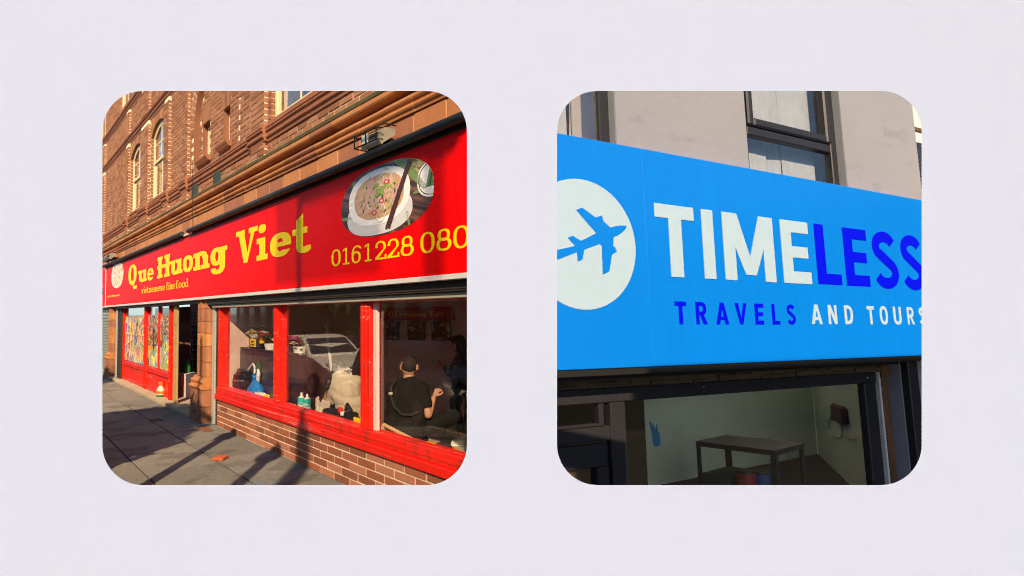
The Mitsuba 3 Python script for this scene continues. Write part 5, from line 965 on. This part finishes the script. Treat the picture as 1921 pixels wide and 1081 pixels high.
obj('mast', lathe([(0, 0), (.16, 0), (.14, .3), (.115, .35), (.105, 4.45), (.04, 4.6), (.03, 7.05), (0, 7.05)], *(FL([-.13, -4.14, 0])[:2]), 20), 'grey_metal', k, FW, smooth=40)
[obj('slat', MB().box(-.96, 1.33, -4.003, -3.997, 5.84+i*.058, 5.84+i*.058+.024), 'dark_metal', k, FL) for i in range(20)]; obj('arm', MB().tube([(-.13, -4.1, 6.8), (2.5, -4.1, 6.8)], .05, 10), 'grey_metal', k, FL)
[obj('short_slat', MB().box(2.10, 2.36, -4.103, -4.097, 5.85+i*.06, 5.85+i*.06+.034), 'dark_metal', k, FL) for i in range(20)]
def car(x, y, paint, lab, plate, L_=2.75, H_=1.15, W_c=1.25):   # nose towards +x of the shop front's frame
    k = thing('parked_car', lab, 'car', )
    def hw(px, z): 
        t = np.clip((z-.62)/(H_-.62), 0, 1); nose = np.clip((abs(px-.5)-.40)/.1, 0, 1); return W_c/2*(1-.20*t-.10*nose**2)
    P = lambda a: a*L_
    low = [(.0, .22), (.0, .50), (.015, .66), (.05, .74), (.20, .77), (.5, .76), (.66, .75), (.80, .72), (.93, .64), (.985, .54), (1.0, .42), (1.0, .22)]
    top = [(.03, .72), (.07, .95), (.13, 1.10), (.25, 1.145), (.42, 1.15), (.52, 1.11), (.62, .96), (.72, .75), (.72, .70), (.03, .70)]
    def shell(poly_, rows=(-1, -.93, -.6, 0, .6, .93, 1)):
        V, F = [], []; n = len(poly_); cx = np.mean([p[0] for p in poly_]); cz = np.mean([p[1] for p in poly_])
        for r_ in rows:
            s_ = 1 - .05*(abs(r_) > .95) + .012*(1-abs(r_))
            for a, z in poly_: V.append((x + P(cx+(a-cx)*s_), y + r_*hw(a, z), cz+(z-cz)*s_))
        for i in range(len(rows)-1):
            for j in range(n): q = [i*n+j, i*n+(j+1) % n, (i+1)*n+(j+1) % n, (i+1)*n+j]; F += [[q[0], q[1], q[2]], [q[0], q[2], q[3]]]
        for r_, e in ((0, 1), (len(rows)-1, -1)):
            V.append(tuple(np.mean([V[r_*n+j] for j in range(n)], axis=0))); F += [[len(V)-1, r_*n+(j if e > 0 else (j+1) % n), r_*n+((j+1) % n if e > 0 else j)] for j in range(n)]
        return np.array(V), np.array(F)
    def fine(p, n=4): return [tuple(np.array(p[i])*(1-t)+np.array(p[(i+1) % len(p)])*t) for i in range(len(p)) for t in np.linspace(0, 1, n+1)[:-1]]
    obj('body', shell(fine(low)), paint, k, FL, smooth=50); obj('cabin', shell(fine(top)), paint, k, FL, smooth=50)
    for side in (-1, 1):
        for poly_ in ([(.12, .80), (.15, 1.03), (.36, 1.06), (.36, .80)], [(.38, .80), (.38, 1.06), (.50, 1.03), (.62, .80)]):
            obj('side_window', np.array([0]) if False else (np.array([(x+P(a), y+side*(hw(a, z)+.004), z) for a, z in poly_]), [[0, 1, 2], [0, 2, 3]]), 'car_glass', k, FL)
        for a in (.18, .81):
            wv, wf = lathe([(0, -.07), (.21, -.07), (.235, -.05), (.235, .05), (.21, .07), (0, .07)], 0, 0, 22); wh = obj('wheel', (np.column_stack([x+P(a)+wv[:, 0], y+side*(W_c/2-.05)+wv[:, 2], .18+wv[:, 1]]), wf), 'black_plastic', k, FL, smooth=40)
            rv, rf = lathe([(0, 0), (.14, 0), (.15, .02)], 0, 0, 16); obj('rim', (np.column_stack([x+P(a)+rv[:, 0], y+side*(W_c/2+.022)+rv[:, 2]*side, .18+rv[:, 1]]), rf), 'grey_metal', wh, FL)
        m = trimesh.creation.icosphere(2, 1.); obj('headlight', (m.vertices*np.array([.10, .10, .085]) + np.array([x+P(.955), y+side*.44, .56]), m.faces), 'headlamp', k, FL, smooth=True)
        obj('door_mirror', MB().box(x+P(.60), x+P(.64), y+side*(W_c/2+.0), y+side*(W_c/2+.10), .74, .82, .02), paint, k, FL)
    ws = [(.545, 1.09), (.705, .785)]; obj('windscreen', (np.array([(x+P(a)+.02, y+s_*(hw(a, z)-.07), z) for a, z in ws for s_ in (-1, 1)]), [[0, 1, 3], [0, 3, 2]]), 'car_glass', k, FL)
    obj('grille', MB().box(x+P(.995), x+P(1.006), y-.42, y+.42, .25, .33, .004), 'black_plastic', k, FL); obj('bumper', MB().box(x+P(.985), x+P(1.012), y-.52, y+.52, .335, .40, .02), paint, k, FL)
    pk = obj('number_plate', MB().box(x+P(1.012), x+P(1.016), y-.20, y+.20, .405, .48), 'plate_print', k, FL)
    t = meshkit.text_mesh(plate, .045, .003, True); v = np.array(t.vertices); obj('plate_text', (np.column_stack([x+P(1.016)+.0005+v[:, 2], y-.17+v[:, 0]*.34/v[:, 0].max(), .42+v[:, 1]]), t.faces), 'black', pk, FL)
    obj('badge', MB().box(x+P(1.0), x+P(1.008), y-.05, y+.05, .50, .56, .015), 'chrome', k, FL)
mat('white_paint', (.72, .71, .68), .3, .5, coat=.8); mat('dark_paint', (.02, .02, .024), .3, .5, coat=.8); mat('car_glass', (.03, .035, .04), .08, .6); mat('headlamp', (.55, .57, .6), .1, .8)
car(-13.30, -2.85, 'white_paint', 'small white hatchback parked at the kerb opposite the doorway', 'MA12 X2Y')
car(-9.15, -2.62, 'dark_paint', 'small dark hatchback parked at the kerb before the display window', 'MV13 KDE')

mat('bark', speck((.06, .045, .03), (.13, .10, .07), 4., 40.), .9, .1); mat('foliage', speck((.03, .06, .015), (.08, .13, .035), 3., 30.), .7, .2)
def unseen_tree(lx, ly, seed, lab, R0=1.5, zc=2.2):  # crowns out of view, placed to shade the pavement on the left
    k = thing('unseen_tree', lab, 'tree'); tx, ty = FL([lx, ly, 0])[:2]
    obj('trunk', MB().tube([(tx, ty, 0), (tx+.02, ty, .8), (tx-.03, ty+.02, 1.6), (tx, ty, 2.6)], [.11, .085, .075, .03], 10), 'bark', k, FW, smooth=True)
    r_ = np.random.RandomState(seed); n = 9000; d = r_.normal(size=(n, 3)); d /= np.linalg.norm(d, axis=1)[:, None]
    rad = R0*(.5+.5*r_.rand(n)**.5)*(.72+.5*meshkit.fbm(d*1.7+3, 3)); c = np.array([tx, ty, zc]) + d*rad[:, None]*np.array([1, 1, .85])
    a_ = r_.normal(size=(n, 3)); a_ /= np.linalg.norm(a_, axis=1)[:, None]; b_ = np.cross(a_, r_.normal(size=(n, 3))); b_ /= np.linalg.norm(b_, axis=1)[:, None]; a_ *= .105; b_ *= .06
    v = np.stack([c-a_, c+b_, c+a_, c-b_], 1).reshape(-1, 3); q = np.arange(n)[:, None]*4
    obj('crown', (v, np.vstack([q+[0, 1, 2], q+[0, 2, 3]])), 'foliage', k, FW)
unseen_tree(-6.2, -3.9, 4, 'unseen round crowned tree that shades the near left slabs')
unseen_tree(-13.9, -4.0, 9, 'unseen round crowned tree beyond the white car that shades the far left slabs')
for i, (x0, x1, h) in enumerate([(-44, -33, 5.2), (-32.9, -23, 5.8), (-22.9, -13, 5.3), (-12.9, -4, 5.9), (-3.9, 5, 5.4)]):  # row out of view, stands in the window reflections in place of sky
    k = thing('unseen_terrace_house', f'brown brick terrace house across the street, number {i+1} from the far end' if False else ['unseen dark terrace house farthest down the opposite side', 'unseen brown terrace house second down the opposite side', 'unseen terrace house in the middle of the opposite side', 'unseen terrace house second from the near end opposite', 'nearest unseen terrace house opposite the red shop'][i], 'house')
    obj('wall', MB().box(x0, x1, -12., -11.0, 0, h), 'terrace_brick', k, FL); obj('roof', MB().add([(x0, -11., h), (x1, -11., h), (x1, -12.5, h+.9), (x0, -12.5, h+.9)], [[0, 1, 2], [0, 2, 3]]), 'slate', k, FL)
    x = x0+.7
    while x < x1-1:
        for z in (.8, 3.1): wk_ = obj('window', MB().box(x, x+.9, -11.02, -10.98, z, z+1.4, .01), 'cream_paint', k, FL); obj('pane', MB().box(x+.08, x+.82, -10.979, -10.97, z+.08, z+1.32), 'car_glass', wk_, FL)
        x += 2.1
mat('terrace_brick', speck((.10, .055, .035), (.17, .095, .06), 2., 40.), .9, .2); mat('slate', (.045, .048, .047), .7, .3)
k = thing('unseen_side_terrace', 'unseen dark grey house row that darkens the reflections in the blue shop', 'house'); obj('wall', MB().box(11, 12, -6, 14, 0, 4.6), 'slate', k, FW)  # out of view, coloured dark to weaken the reflection in the blue shop glass
for i in range(8):
    for z in (.8, 2.9): wk_ = obj('window', MB().box(10.97, 11.01, -5+i*2.3, -4.1+i*2.3, z, z+1.2, .01), 'cream_paint', k, FW); obj('pane', MB().box(10.95, 10.969, -4.92+i*2.3, -4.18+i*2.3, z+.08, z+1.12), 'car_glass', wk_, FW)

k = thing('added_shade_board', 'added unseen hoarding on two posts that shades the blue shop window', 'hoarding')  # added out of view to keep sun off the blue shop window
FB2 = Frame(UR, -NR, [0, 0, 1], NR*DR)
obj('board', MB().box(.72, 3.9, -4.06, -4.0, 2.50, 3.63, .01), 'dark_metal', k, FB2)
for x in (1.3, 3.3): obj('post', MB().box(x, x+.14, -4.2, -4.061, 0, 3.6, .01), 'grey_metal', k, FB2)
